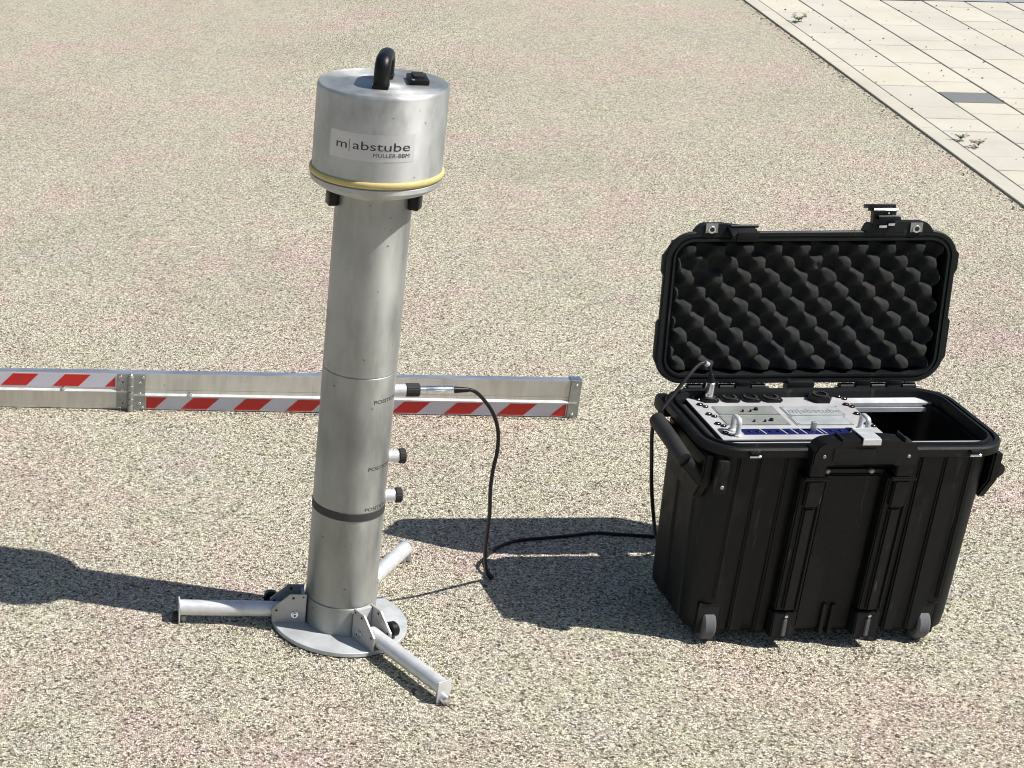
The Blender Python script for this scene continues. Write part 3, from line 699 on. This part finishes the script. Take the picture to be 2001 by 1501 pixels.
# trolley rails on the front
def leanbox(x0, x1, z0, z1, yf0, yf1, yb, bev=0.001):
    b = new(); v = [b.verts.new(p) for p in ((x0, yf0, z0), (x1, yf0, z0), (x1, yb, z0), (x0, yb, z0), (x0, yf1, z1), (x1, yf1, z1), (x1, yb, z1), (x0, yb, z1))]
    for f in ((0, 3, 2, 1), (4, 5, 6, 7), (0, 1, 5, 4), (1, 2, 6, 5), (2, 3, 7, 6), (3, 0, 4, 7)): b.faces.new([v[i] for i in f])
    if bev: bmesh.ops.bevel(b, geom=list(b.edges), offset=bev, segments=2, affect='EDGES')
    return b
for xa in (1.3310, 1.4690):
    xb = xa - 0.002
    rail = obj('trolley_rail', leanbox(xb - 0.0185, xb + 0.0185, 0.072, 0.322, 2.5560, 2.5480, 2.575, 0.0022), M['scuff'], cas)
    obj('rail_tube', leanbox(xb - 0.0085, xb + 0.0095, 0.074, 0.268, 2.5505, 2.5440, 2.558, 0.0030), M['scuff'], rail)
    obj('rail_edge', leanbox(xb + 0.0135, xb + 0.0175, 0.074, 0.318, 2.5525, 2.5445, 2.560, 0.0010), M['scuff'], rail)
    obj('rail_collar', leanbox(xb - 0.011, xb + 0.013, 0.270, 0.3185, 2.5425, 2.5395, 2.558, 0.002), M['blk'], rail)
    obj('rail_top_plate', leanbox(xb - 0.0195, xb + 0.0195, 0.3205, 0.3250, 2.5360, 2.5350, 2.575, 0.0008), M['blk'], rail)
    obj('rail_neck', leanbox(xb - 0.0130, xb + 0.0130, 0.3252, 0.3480, 2.5400, 2.5400, 2.560, 0.0015), M['blk'], rail)
    foot = obj('rail_foot', leanbox(xb - 0.0205, xb + 0.0185, 0.022, 0.0700, 2.5520, 2.5520, 2.580, 0.0020), M['scuff'], rail)
    b = new(); cyl(b, (xb, 2.5535, 0.0645), (xb, 2.5485, 0.0640), 0.0028, n=14, bev=0.0006); obj('foot_rivet', b, M['chrome'], foot)
    obj('foot_rib', leanbox(xb - 0.0035, xb + 0.0035, 0.026, 0.0580, 2.5490, 2.5495, 2.555, 0.0012), M['wheel'], foot)
# strap plate and bolts between the rails
b = new(); prism(b, [(1.352, 2.5625, 0.3225), (1.448, 2.5625, 0.3225), (1.448, 2.5625, 0.3290), (1.352, 2.5625, 0.3290)], (0, 1, 0), 0.012); obj('cross_plate', b, M['blk'], cas, smooth=False)
for x in (1.3535, 1.4245):
    b = new(); cyl(b, (x, 2.5640, 0.3275), (x, 2.5560, 0.3275), 0.0042, n=18, bev=0.0012); obj('dome_bolt', b, M['zinc'], cas)
# centre recess panel
obj('centre_panel', leanbox(1.356, 1.444, 0.030, 0.318, 2.5720, 2.5640, 2.580, 0.002), M['black'], cas)
for x in (1.3985, 1.4130):
    obj('foot_ridge', leanbox(x - 0.0035, x + 0.0035, 0.020, 0.078, 2.5660, 2.5660, 2.578, 0.001), M['black'], cas)
# pull handle block with arched top
hx0, hx1 = 1.3155, 1.4825
b = new(); pts = []
n_ = 26
for k in range(n_ + 1):
    u = k / n_; x = hx0 + (hx1 - hx0) * u
    z = 0.3925 - 0.0085 * (2 * u - 1) ** 2 - 0.016 * max(0.0, (abs(2 * u - 1) - 0.86) / 0.14) ** 2
    pts.append((x, z))
outline = [(hx0, 0.346), (hx0 + 0.034, 0.346), (hx0 + 0.037, 0.352), (hx1 - 0.037, 0.352), (hx1 - 0.034, 0.346), (hx1, 0.346)] + [(x, z) for x, z in reversed(pts)]
prism(b, [(x, 2.5365, z) for x, z in outline], (0, 1, 0), 0.0290)
bmesh.ops.bevel(b, geom=[e for e in b.edges if abs(e.verts[0].co.y - e.verts[1].co.y) < 1e-6], offset=0.0022, segments=2, affect='EDGES')
pull = obj('pull_handle', b, M['blk'], cas)
for x in (hx0 + 0.042, hx1 - 0.026):
    b = new(); box(b, (x, 2.5510, 0.3890), (0.0012, 0.0300, 0.012), 0.0, None); obj('handle_seam', b, M['hole'], pull)
for x in (hx0 + 0.0165, hx1 - 0.0165):
    b = new(); cyl(b, (x, 2.5375, 0.3640), (x, 2.5345, 0.3640), 0.0028, n=14, bev=0.0005); obj('handle_screw', b, M['zinc'], pull)
obj('handle_inset', leanbox(hx0 + 0.030, hx1 - 0.030, 0.3560, 0.3790, 2.5350, 2.5350, 2.5400, 0.001), M['black'], pull)
# padlock pins under the front rim
for x in (1.2275, 1.5780):
    b = new(); cyl(b, (x - 0.0090, 2.5470, 0.3595), (x + 0.0090, 2.5470, 0.3595), 0.0026, n=16); lug = obj('latch_pin', b, M['chrome'], cas)
    b = new(); prism(b, [(x - 0.0075, 2.5440, 0.3638), (x + 0.0075, 2.5440, 0.3638), (x + 0.0075, 2.5440, 0.3672), (x - 0.0075, 2.5440, 0.3672)], (0, 1, 0), 0.018); obj('pin_lug', b, M['black'], lug)
# side carry handles
def side_handle(sx, out=0.045, dz=0.0, arms=True):
    X = CXc + sx * (HW + 0.0150); xg = CXc + sx * (HW + out)
    y0, y1 = 2.5760, 2.7300
    zf, zb = 0.3430 + dz, 0.3560 + dz
    b = new()
    mid = [(xg, y0 + 0.010, zf), (xg, (y0 + y1) / 2, (zf + zb) / 2 + 0.001), (xg, y1 - 0.010, zb)]
    sweep(b, spline(mid, 5), 0.012, 18, flat=(0.0125, 0.0140)); hh = obj('carry_handle', b, M['rubber'], cas)
    for y, z in ((y0 + 0.014, zf), (y1 - 0.014, zb)) if arms else ():
        b = new(); sweep(b, spline([(xg, y, z), (xg - sx * 0.012, y, z - 0.010), (X - sx * 0.006, y, z - 0.028), (X - sx * 0.018, y, z - 0.042)], 5), 0.007, 16, flat=(0.0135, 0.0115), side=(0, 1, 0)); obj('handle_arm', b, M['black'], hh)
    # mounting bracket that tapers down the side
    b = new()
    pr = [(y0 - 0.004, 0.350), (y1 + 0.004, 0.350), (y1 + 0.002, 0.300), (y1 - 0.030, 0.262), (y0 + 0.02, 0.262), (y0 - 0.002, 0.300)]
    xi = CXc + sx * (HW - 0.004)
    prism(b, [(xi, y, z) for y, z in pr], (sx, 0, 0), 0.0150)
    bmesh.ops.bevel(b, geom=[e for e in b.edges if abs(e.verts[0].co.x - e.verts[1].co.x) < 1e-6], offset=0.003, segments=2, affect='EDGES')
    br = obj('handle_bracket', b, M['black'], cas)
    b = new(); cyl(b, (xi + sx * 0.0150, y0 + 0.012, 0.312), (xi + sx * 0.0185, y0 + 0.012, 0.312), 0.0040, n=14, bev=0.001); obj('bracket_bolt', b, M['zinc'], br)
    return hh
side_handle(-1, 0.037, -0.009); side_handle(1, 0.0140, -0.030, False)
# corner lugs of the rim
for x, y in ((CXc - HW - 0.006, 2.770), (CXc + HW + 0.002, 2.770)):
    b = new(); box(b, (x, y, 0.3520), (0.026, 0.050, 0.030), 0.009); obj('rim_lug', b, M['black'], cas)
# rope ring at the left front corner: small latch post
b = new(); box(b, (1.1855, 2.5620, 0.318), (0.020, 0.016, 0.060), 0.005); bk = obj('corner_post', b, M['black'], cas)
b = new(); cyl(b, (1.1860, 2.5545, 0.3020), (1.1860, 2.5515, 0.3020), 0.0032, n=14, bev=0.0008); obj('post_bolt', b, M['zinc'], bk)

# hinges between body and lid
for xs in ((1.215, 1.352), (1.478, 1.612)):
    n_ = 5; w_ = (xs[1] - xs[0]) / n_
    for k in range(n_):
        b = new(); cyl(b, (xs[0] + k * w_ + 0.0012, 2.8160, 0.3640), (xs[0] + (k + 1) * w_ - 0.0012, 2.8160, 0.3640), 0.0072, n=18, bev=0.001)
        box(b, (xs[0] + (k + 0.5) * w_, 2.8140, 0.3640 + (0.007 if k % 2 else -0.007)), (w_ - 0.004, 0.008, 0.014), 0.001)
        obj('hinge_knuckle', b, M['black'], cas)
    b = new(); cyl(b, (xs[0] - 0.006, 2.8160, 0.3640), (xs[1] + 0.006, 2.8160, 0.3640), 0.0022, n=12); obj('hinge_pin', b, M['chrome'], cas)
b = new(); box(b, (1.4065, 2.8100, 0.3700), (0.046, 0.020, 0.020), 0.002); obj('hinge_block', b, M['black'], cas)

# lid standing upright
LXc, LZc, LHW, LHH = 1.3945, 0.5110, 0.2465, 0.1370
YL = 2.8100
lid_m = new()
rrloft(lid_m, LXc, LZc, LHW, LHH, 0.048, [(-0.050, YL + 0.0660), (-0.036, YL + 0.0650), (-0.027, YL + 0.0580), (-0.0035, YL + 0.0100), (0.0, YL + 0.0080), (0.0, YL + 0.0020), (-0.0020, YL), (-0.0085, YL),
    (-0.0095, YL + 0.0025), (-0.0120, YL + 0.0025), (-0.0130, YL - 0.0015), (-0.0165, YL - 0.0015), (-0.0180, YL + 0.003), (-0.0190, YL + 0.030), (-0.04, YL + 0.030)], 'xz', seg=10)
lid = obj('lid', lid_m, M['black'], cas)
# swellings on the lid sides
for sx in (-1, 1):
    for z0, z1 in ((0.405, 0.492), (0.562, 0.612)):
        b = new(); x0 = LXc + sx * (LHW - 0.004)
        pr = [(x0, z0), (x0 + sx * 0.0078, z0 + 0.016), (x0 + sx * 0.0080, z1 - 0.006), (x0, z1 + 0.004)]
        prism(b, [(x, YL + 0.002, z) for x, z in pr], (0, 1, 0), 0.007); obj('lid_swell', b, M['black'], lid, smooth=False)
# latch housings along the top
for pr in ([(1.188, 0.645), (1.196, 0.6570), (1.204, 0.6620), (1.236, 0.6620), (1.289, 0.655), (1.293, 0.645)], [(1.474, 0.645), (1.481, 0.6610), (1.527, 0.6610), (1.5315, 0.6640), (1.574, 0.6640), (1.584, 0.6550), (1.590, 0.645)]):
    b = new(); prism(b, [(x, YL - 0.0004, z) for x, z in pr], (0, 1, 0), 0.020)
    bmesh.ops.bevel(b, geom=[e for e in b.edges if abs(e.verts[0].co.y - e.verts[1].co.y) > 0.01], offset=0.002, segments=2, affect='EDGES')
    obj('latch_housing', b, M['black'], lid)
for xc, zc in ((1.2135, 0.6535), (1.5580, 0.6525)):
    b = new(); prism(b, [(xc - 0.0100, YL - 0.0030, zc - 0.0065), (xc + 0.0100, YL - 0.0030, zc - 0.0065), (xc + 0.0100, YL - 0.0030, zc + 0.0100), (xc - 0.0100, YL - 0.0030, zc + 0.0100)], (0, 1, 0), 0.0022)
    pl = obj('padlock_plate', b, M['zinc'], lid, smooth=False)
    b = new(); cyl(b, (xc, YL - 0.0028, zc - 0.0010), (xc, YL - 0.0046, zc - 0.0010), 0.0066, n=24, bev=0.0005); obj('eyelet', b, M['chrome'], pl)
    b = new(); cyl(b, (xc, YL - 0.0044, zc - 0.0005), (xc, YL - 0.0050, zc - 0.0005), 0.0040, n=20); obj('eyelet_hole', b, M['hole'], pl)
# left latch, folded forward over the rim
rx = Matrix.Rotation(rad(28), 3, 'X')
b = new(); box(b, (1.2620, YL - 0.0100, 0.6490), (0.0440, 0.0300, 0.0100), 0.0018, rx)
la = obj('latch', b, M['blk'], lid)
b = new(); box(b, (1.2660, YL - 0.0240, 0.6440), (0.0360, 0.0045, 0.0180), 0.0012, Matrix.Rotation(rad(12), 3, 'X')); obj('latch_tongue', b, M['black'], la)
b = new(); cyl(b, (1.2440, YL - 0.0040, 0.6585), (1.2900, YL - 0.0040, 0.6585), 0.0030, n=14); obj('latch_pivot', b, M['blk'], la)
# right latch, standing open above the rim
b = new(); prism(b, [(1.4840, YL - 0.002, 0.6580), (1.5205, YL - 0.002, 0.6580), (1.5215, YL - 0.002, 0.6830), (1.4830, YL - 0.002, 0.6830)], (0, 1, 0), 0.010); lb_ = obj('latch', b, M['blk'], lid, smooth=False)
b = new(); prism(b, [(1.4735, YL - 0.006, 0.6845), (1.5200, YL - 0.006, 0.6845), (1.5200, YL - 0.006, 0.6885), (1.4735, YL - 0.006, 0.6885)], (0, 1, 0), 0.006)
box(b, (1.4965, YL + 0.0075, 0.6905), (0.0440, 0.0240, 0.0070), 0.0012, Matrix.Rotation(rad(-8), 3, 'X')); obj('latch_grip', b, M['blk'], lb_)
b = new(); cyl(b, (1.4795, YL - 0.0075, 0.6868), (1.5205, YL - 0.0075, 0.6868), 0.0022, n=14); obj('latch_rod', b, M['chrome'], lb_)
b = new(); box(b, (1.5085, YL - 0.0050, 0.6760), (0.0385, 0.0090, 0.0014), 0.0004); obj('latch_ledge', b, M['chrome'], lb_)
b = new(); box(b, (1.5080, YL - 0.0065, 0.6715), (0.0360, 0.0080, 0.0060), 0.001); obj('latch_lip', b, M['blk'], lb_)
for q in ((1.4975, 0.6690), (1.5080, 0.6800)):
    b = new(); cyl(b, (q[0], YL - 0.0018, q[1]), (q[0], YL - 0.0036, q[1]), 0.0016, n=10); obj('latch_rivet', b, M['chrome'], lb_)
for q in ((1.4955, 0.6570, 0.0130), (1.5095, 0.6605, 0.0110)):
    b = new(); box(b, (q[0] + 0.004, YL - 0.0045, q[1]), (q[2], 0.0040, 0.0048), 0.0006); obj('latch_spring', b, M['chrome'], lb_)
# egg-crate foam: product-of-cosines relief, flattened peaks, rough individual lumps
fx0, fx1, fz0, fz1 = LXc - 0.2290, LXc + 0.2290, 0.3930, 0.6290
nx, nz = 330, 180
b = new(); grid = []
aP, bP = 0.0482, 0.0265
def hsh(i, j): return (math.sin(i * 127.1 + j * 311.7) * 43758.5453) % 1.0
for j in range(nz + 1):
    row = []
    for i in range(nx + 1):
        x = fx0 + (fx1 - fx0) * i / nx; z = fz0 + (fz1 - fz0) * j / nz
        wx = x + 0.0010 * math.sin(z * 95 + 1.3) + 0.0012 * math.sin(x * 70 + z * 40) + 0.0008 * math.sin(z * 260 + x * 190); wz = z + 0.0009 * math.sin(x * 83 + z * 31) + 0.0007 * math.sin(x * 310)
        u = (wx - 1.1905) / aP; v = (fz1 - 0.013 - wz) / (2 * bP)
        c_ = math.cos(2 * PI * u) * math.cos(2 * PI * v)
        h = math.tanh(2.1 * c_) / math.tanh(2.1)
        # which lump
        i2, j2 = round(2 * u), round(2 * v)
        amp = 0.0104 + 0.0026 * (hsh(i2, j2) - 0.5)
        if h < 0: amp = 0.0105
        # damaged patches at the upper left
        dmg = math.exp(-(((x - 1.215) / 0.020) ** 2 + ((z - 0.585) / 0.012) ** 2)) + 0.6 * math.exp(-(((x - 1.415) / 0.012) ** 2 + ((z - 0.582) / 0.012) ** 2))
        h = h * (1 - min(1, dmg)) - 0.5 * min(1, dmg) * (0.7 + 0.5 * math.sin(x * 330 + z * 90) * math.sin(z * 280))
        e = min(x - fx0, fx1 - x, z - fz0, fz1 - z); ed = min(1.0, max(0.0, e / 0.006)); 
        y = YL + 0.0105 - h * amp * 1.15 + 0.0003 * math.sin(x * 1700 + z * 900)
        y = y * ed + (YL + 0.0285) * (1 - ed)
        row.append(b.verts.new((x, y, z)))
    grid.append(row)
for j in range(nz):
    for i in range(nx): b.faces.new((grid[j][i], grid[j][i + 1], grid[j + 1][i + 1], grid[j + 1][i]))
fo = obj('foam_insert', b, M['foam'], lid, smooth=True)
# the open lid leans back a little past upright: turn it about the hinge line
def lean(o, ang=rad(8.0)):
    off = ORIG.get(cas); 
    if o.type == 'MESH':
        for v in o.data.vertices:
            p = v.co + off; n_, s_ = p.y - YL, (p.z - 0.374) * 0.966
            dx = 0.0085 if (o is lid or o.name.startswith(('foam', 'lid_'))) else 0.0150
            v.co = Vector((p.x + dx, YL + s_ * math.sin(ang) + n_ * math.cos(ang), 0.374 + s_ * math.cos(ang) - n_ * math.sin(ang))) - off
    for c in o.children: lean(c)
lean(lid)
# black lining strips inside the body
b = new(); rrloft(b, CXc, CYc, HW - 0.0070, HD - 0.0070, 0.038, [(0, 0.352), (-0.004, 0.354), (-0.0065, 0.353), (-0.0065, 0.060), (-0.01, 0.058)], 'xy', cap0=False, cap1=True); obj('lining', b, M['blk'], cas)

# ------------------------------------------------------------------ rack unit inside the case
ZP = 0.3600
rk = root('rack_unit', (1.336, 2.70, 0.10), 'silver rack unit with black audio sockets and blue strip inside the open case', 'audio rack')
b = new(); box(b, (1.3365, 2.7010, ZP - 0.0015), (0.2700, 0.1780, 0.0030), 0.0006); pan = obj('front_panel', b, M['panel'], rk, smooth=False)
b = new(); box(b, (1.3365, 2.7000, 0.2300), (0.2560, 0.1600, 0.2560), 0.002); obj('chassis', b, M['zinc'], rk, smooth=False)
def rail_(x0, x1, y0, y1, z, name):
    b = new(); pr = [(y0, z), (y1, z), (y1, z - 0.0030), (y1 - 0.0030 * (1 if y1 > y0 else -1), z - 0.0030), (y1 - 0.003, z - 0.012), (y0, z - 0.012)]
    prism(b, [(x0, y, zz) for y, zz in pr], (1, 0, 0), x1 - x0); return obj(name, b, M['alu'], rk, smooth=False)
# back rail (stepped) and front rail
b = new()
prism(b, [(1.4730, 2.7785, ZP - 0.001), (1.4730, 2.7630, ZP - 0.004), (1.4730, 2.7630, ZP - 0.0075), (1.4730, 2.7660, ZP - 0.0075), (1.4730, 2.7660, ZP - 0.0125), (1.4730, 2.7615, ZP - 0.0125), (1.4730, 2.7615, ZP - 0.020), (1.4730, 2.7785, ZP - 0.020)], (1, 0, 0), 0.1450)
obj('rail', b, M['alu'], rk, smooth=False)
b = new(); cyl(b, (1.6180, 2.7700, ZP - 0.008), (1.6245, 2.7700, ZP - 0.008), 0.0050, n=16); obj('rail_end', b, M['chrome'], rk)
b = new(); box(b, (1.4090, 2.5955, ZP - 0.0020), (0.4260, 0.0120, 0.0040), 0.0006); obj('rail', b, M['panel'], rk, smooth=False)
# black foam strip at the left of the panel
b = new(); box(b, (1.1905, 2.690, ZP - 0.0120), (0.0200, 0.1600, 0.0120), 0.003); obj('edge_strip', b, M['rubber'], rk)
# modules
def flat(name, x0, x1, y0, y1, z, m, par=pan, t_=0.0008, skew=0.0):
    b = new(); prism(b, [(x0, y0, z), (x1, y0, z), (x1 + skew, y1, z), (x0 + skew, y1, z)], (0, 0, 1), t_); return obj(name, b, m, par, smooth=False)
for x0, x1, y0, y1, m in ((1.2330, 1.3340, 2.7070, 2.7415, 'module'), (1.2300, 1.3340, 2.6665, 2.7025, 'module'), (1.3470, 1.4420, 2.7030, 2.7385, 'module2'), (1.3450, 1.4380, 2.6650, 2.6990, 'module2')):
    flat('module_frame', x0 - 0.0014, x1 + 0.0014, y0 - 0.0014, y1 + 0.0014, ZP + 0.0002, M['alu'], pan, 0.0006)
    flat('module_gap', x0 - 0.0006, x1 + 0.0006, y0 - 0.0006, y1 + 0.0006, ZP + 0.00085, M['hole'], pan, 0.0002)
    md = flat('module', x0, x1, y0, y1, ZP + 0.0011, M[m], pan, 0.0006)
    for qx in (x0 + 0.003, x1 - 0.003):
        for qy in (y0 + 0.003, y1 - 0.003):
            b = new(); cyl(b, (qx, qy, ZP + 0.0016), (qx, qy, ZP + 0.0024), 0.0013, n=8); obj('module_screw', b, M['zinc'], md)
for x, y in ((1.3000, 2.7250), (1.2880, 2.7180), (1.2750, 2.7180), (1.3080, 2.6810), (1.2960, 2.6770), (1.2780, 2.6770)):
    b = new(); r__ = 0.0034 if x in (1.3000, 1.3080) else 0.0018; cyl(b, (x, y, ZP + 0.0014), (x, y, ZP + 0.0055), r__, n=14, bev=0.0004); obj('knob', b, M['blk'], pan)
bm = fit_text("m|abstube", 0.0880, 0.0150, 0.008)
for v in bm.verts: v.co = Vector((1.3510 + v.co.x, 2.7125 + v.co.y, ZP + 0.0018))
obj('lettering', bm, M['printg'], pan, smooth=False)
bl_ = flat('blue_display', 1.2440, 1.4290, 2.6290, 2.6500, ZP + 0.0002, M['blue'], pan, 0.0010)
for x, wd in ((1.2780, 0.0022), (1.3120, 0.0022), (1.3290, 0.0022), (1.3440, 0.0022), (1.3700, 0.0020), (1.3770, 0.0020)):
    flat('display_divider', x, x + wd, 2.6290, 2.6500, ZP + 0.0014, M['panel'], bl_, 0.0004, -0.0045)
for x, y in ((1.2560, 2.6390), (1.2690, 2.6385), (1.2900, 2.6390), (1.3030, 2.6390), (1.3190, 2.6390), (1.3350, 2.6385), (1.3900, 2.6400), (1.4050, 2.6400)):
    b = new(); cyl(b, (x, y, ZP + 0.0012), (x, y, ZP + 0.0034), 0.0034, n=16, bev=0.0004); obj('button', b, M['blue'], bl_)
# sockets: square flange, raised round mouth
SOCK = []
def socket(x, y, s, hexa=False):
    b = new(); n_ = 6 if hexa else 8
    if hexa: pts = [(x - s * 1.25, y), (x - s * 0.62, y - s), (x + s * 0.62, y - s), (x + s * 1.25, y), (x + s * 0.62, y + s), (x - s * 0.62, y + s)]
    else: pts = [(x - s, y - s * 0.65), (x - s * 0.65, y - s), (x + s * 0.65, y - s), (x + s, y - s * 0.65), (x + s, y + s * 0.65), (x + s * 0.65, y + s), (x - s * 0.65, y + s), (x - s, y + s * 0.65)]
    prism(b, [(p[0], p[1], ZP + 0.0001) for p in pts], (0, 0, 1), 0.0032 if not hexa else 0.009)
    o = obj('socket', b, M['blk'], pan, smooth=False)
    b = new(); zz = 0.0033 if not hexa else 0.0091; lathe(b, (x, y, ZP), [(s * 0.55, zz), (s * 0.78, zz), (s * 0.78, zz + 0.0025), (s * 0.55, zz + 0.0025)], 24, close=True); obj('socket_mouth', b, M['rubber'], o)
    b = new(); cyl(b, (x + s * 0.6, y - s * 0.7, ZP + zz - 0.0002), (x + s * 0.6, y - s * 0.7, ZP + zz + 0.0006), 0.0012, n=8); obj('socket_screw', b, M['zinc'], o)
for x in (1.2385, 1.2745, 1.3100): socket(x, 2.7735, 0.0150)
socket(1.3450, 2.7740, 0.0165); socket(1.4270, 2.7700, 0.0165, True)
for x, y in ((1.2150, 2.781), (1.2160, 2.751), (1.2160, 2.711), (1.2160, 2.672), (1.2145, 2.636), (1.4640, 2.780), (1.4620, 2.747), (1.4630, 2.709), (1.4620, 2.668)):
    b = new(); lathe(b, (x, y, ZP), [(0.0026, 0.0002), (0.0052, 0.0002), (0.0052, 0.0022), (0.0026, 0.0022)], 18, close=True)
    lathe(b, (x + 0.006, y - 0.009, ZP), [(0.0022, 0.0002), (0.0044, 0.0002), (0.0044, 0.0020), (0.0022, 0.0020)], 16, close=True); pw = obj('cup_washer', b, M['blk'], pan)
    b = new(); cyl(b, (x, y, ZP + 0.0001), (x, y, ZP + 0.0026), 0.0024, n=12, bev=0.0004); cyl(b, (x + 0.006, y - 0.009, ZP + 0.0001), (x + 0.006, y - 0.009, ZP + 0.0024), 0.0021, n=12, bev=0.0004); obj('screw', b, M['chrome'], pw)
# rack handles and a short lever
for x in (1.2300, 1.4395):
    b = new(); pth = [(x, 2.6480, ZP), (x, 2.6480, ZP + 0.022)] + [(x, 2.6480 - 0.006 * (1 - math.cos(a)), ZP + 0.022 + 0.006 * math.sin(a)) for a in (PI / 6, PI / 3, PI / 2)] + [(x, 2.6250 + 0.006 * (1 - math.cos(a)), ZP + 0.022 + 0.006 * math.sin(a)) for a in (PI / 2, PI / 3, PI / 6)] + [(x, 2.6250, ZP + 0.022), (x, 2.6250, ZP)]
    sweep(b, pth, 0.004, 12, flat=(0.0042, 0.0032), side=(1, 0, 0)); rh = obj('rack_handle', b, M['alu'], pan)
    for yy in (2.6480, 2.6250):
        b = new(); cyl(b, (x, yy, ZP), (x, yy, ZP + 0.003), 0.0062, n=18, bev=0.0006); obj('handle_base', b, M['alu'], rh)
b = new(); box(b, (1.3600, 2.6420, ZP + 0.0090), (0.0080, 0.0060, 0.0160), 0.001); obj('lever', b, M['zinc'], pan)
# silver catch hooking over the pull handle
b = new(); box(b, (1.4360, 2.6110, ZP + 0.0030), (0.0420, 0.0380, 0.0050), 0.001); cat_ = obj('catch', b, M['panel'], rk, smooth=False)
b = new(); box(b, (1.4020, 2.5555, 0.3945), (0.0270, 0.0420, 0.0022), 0.0008, Matrix.Rotation(rad(-2), 3, 'X')); box(b, (1.4020, 2.5765, 0.3790), (0.0270, 0.0022, 0.0330), 0.0008); obj('catch_plate', b, M['plate'], cat_, smooth=False)
b = new(); box(b, (1.4020, 2.5340, 0.3895), (0.0290, 0.0022, 0.0100), 0.0008, None); obj('catch_lip', b, M['alu'], cat_, smooth=False)

# ------------------------------------------------------------------ signal cable
cb = root('signal_cable', (0.915, 2.81, 0.0), 'thin black cable hanging from the tube to the ground and up into the open case', 'cable')
RC = 0.0032
pts = [(0.7870, 2.6456, 0.4365), (0.7960, 2.6457, 0.4350), (0.8106, 2.647, 0.4237), (0.8322, 2.648, 0.3958), (0.8455, 2.650, 0.3625), (0.8493, 2.652, 0.3244), (0.8467, 2.655, 0.2854), (0.8496, 2.665, 0.2424), (0.8592, 2.685, 0.1935),
       (0.8670, 2.710, 0.1410), (0.8790, 2.746, 0.0800), (0.8960, 2.780, 0.0280), (0.9080, 2.792, 0.0052), (0.9130, 2.797, 0.0040), (0.9110, 2.806, 0.0045), (0.9060, 2.8180, 0.0100), (0.9080, 2.8420, 0.0130), (0.9213, 2.8682, 0.0070), (0.9340, 2.8877, 0.0034), (0.9564, 2.9112, 0.0034), (0.9963, 2.9347, 0.0034),
       (1.0469, 2.9441, 0.0034), (1.0972, 2.9516, 0.0034), (1.1490, 2.9631, 0.0034), (1.1861, 2.9585, 0.0034), (1.2319, 2.9517, 0.0034), (1.2695, 2.9450, 0.0034), (1.2850, 2.9280, 0.0034), (1.2780, 2.9070, 0.0040), (1.2560, 2.8920, 0.0090),
       (1.2200, 2.8500, 0.0560), (1.1790, 2.7830, 0.1400), (1.1515, 2.7420, 0.2125), (1.1371, 2.7240, 0.2710), (1.1289, 2.7200, 0.3283), (1.1369, 2.7230, 0.3560), (1.1523, 2.7330, 0.3720), (1.1699, 2.7450, 0.3890), (1.1899, 2.7550, 0.4117), (1.2063, 2.7650, 0.4252), (1.2187, 2.7700, 0.4296), (1.2290, 2.7728, 0.4240), (1.2345, 2.7733, 0.4120), (1.2368, 2.7735, 0.4020)]
bm = new(); sweep(bm, spline(pts, 6), RC, 10); obj('sheath', bm, M['cable'], cb)
# plug at the tube: sleeve, collar, boot
bm = new(); z = 0.4367
cyl(bm, (0.7075, TY, z), (0.7190, TY, z), 0.0064, n=24); cyl(bm, (0.7190, TY, z), (0.7440, TY, z), 0.0072, n=28, bev=0.0008); cyl(bm, (0.7440, TY, z), (0.7475, TY, z), 0.0064, n=24); cyl(bm, (0.7475, TY, z), (0.7640, TY, z), 0.0070, n=28, bev=0.0008)
pg = obj('plug', bm, M['chrome'], cb)
b = new(); box(b, (0.7400, TY - 0.0068, z + 0.001), (0.0140, 0.0016, 0.0030), 0.0005); obj('plug_latch', b, M['alu'], pg)
b = new(); cyl(b, (0.7640, TY, z), (0.7890, TY, z - 0.0003), 0.0058, 0.0038, n=20, bev=0.0006); obj('plug_boot', b, M['blk'], cb)
b = new(); cyl(b, (1.2385, 2.7735, 0.3635), (1.2382, 2.7735, 0.3930), 0.0078, n=28, bev=0.001); obj('plug', b, M['chrome'], cb)
b = new(); cyl(b, (1.2382, 2.7735, 0.3930), (1.2368, 2.7735, 0.4080), 0.0062, 0.0040, n=20, bev=0.0008); obj('plug_boot', b, M['blk'], cb)
b = new(); cyl(b, (1.2215, 2.7710, 0.4292), (1.2285, 2.7728, 0.4246), 0.0042, n=16, bev=0.0005); obj('cable_ring', b, M['panel'], cb)
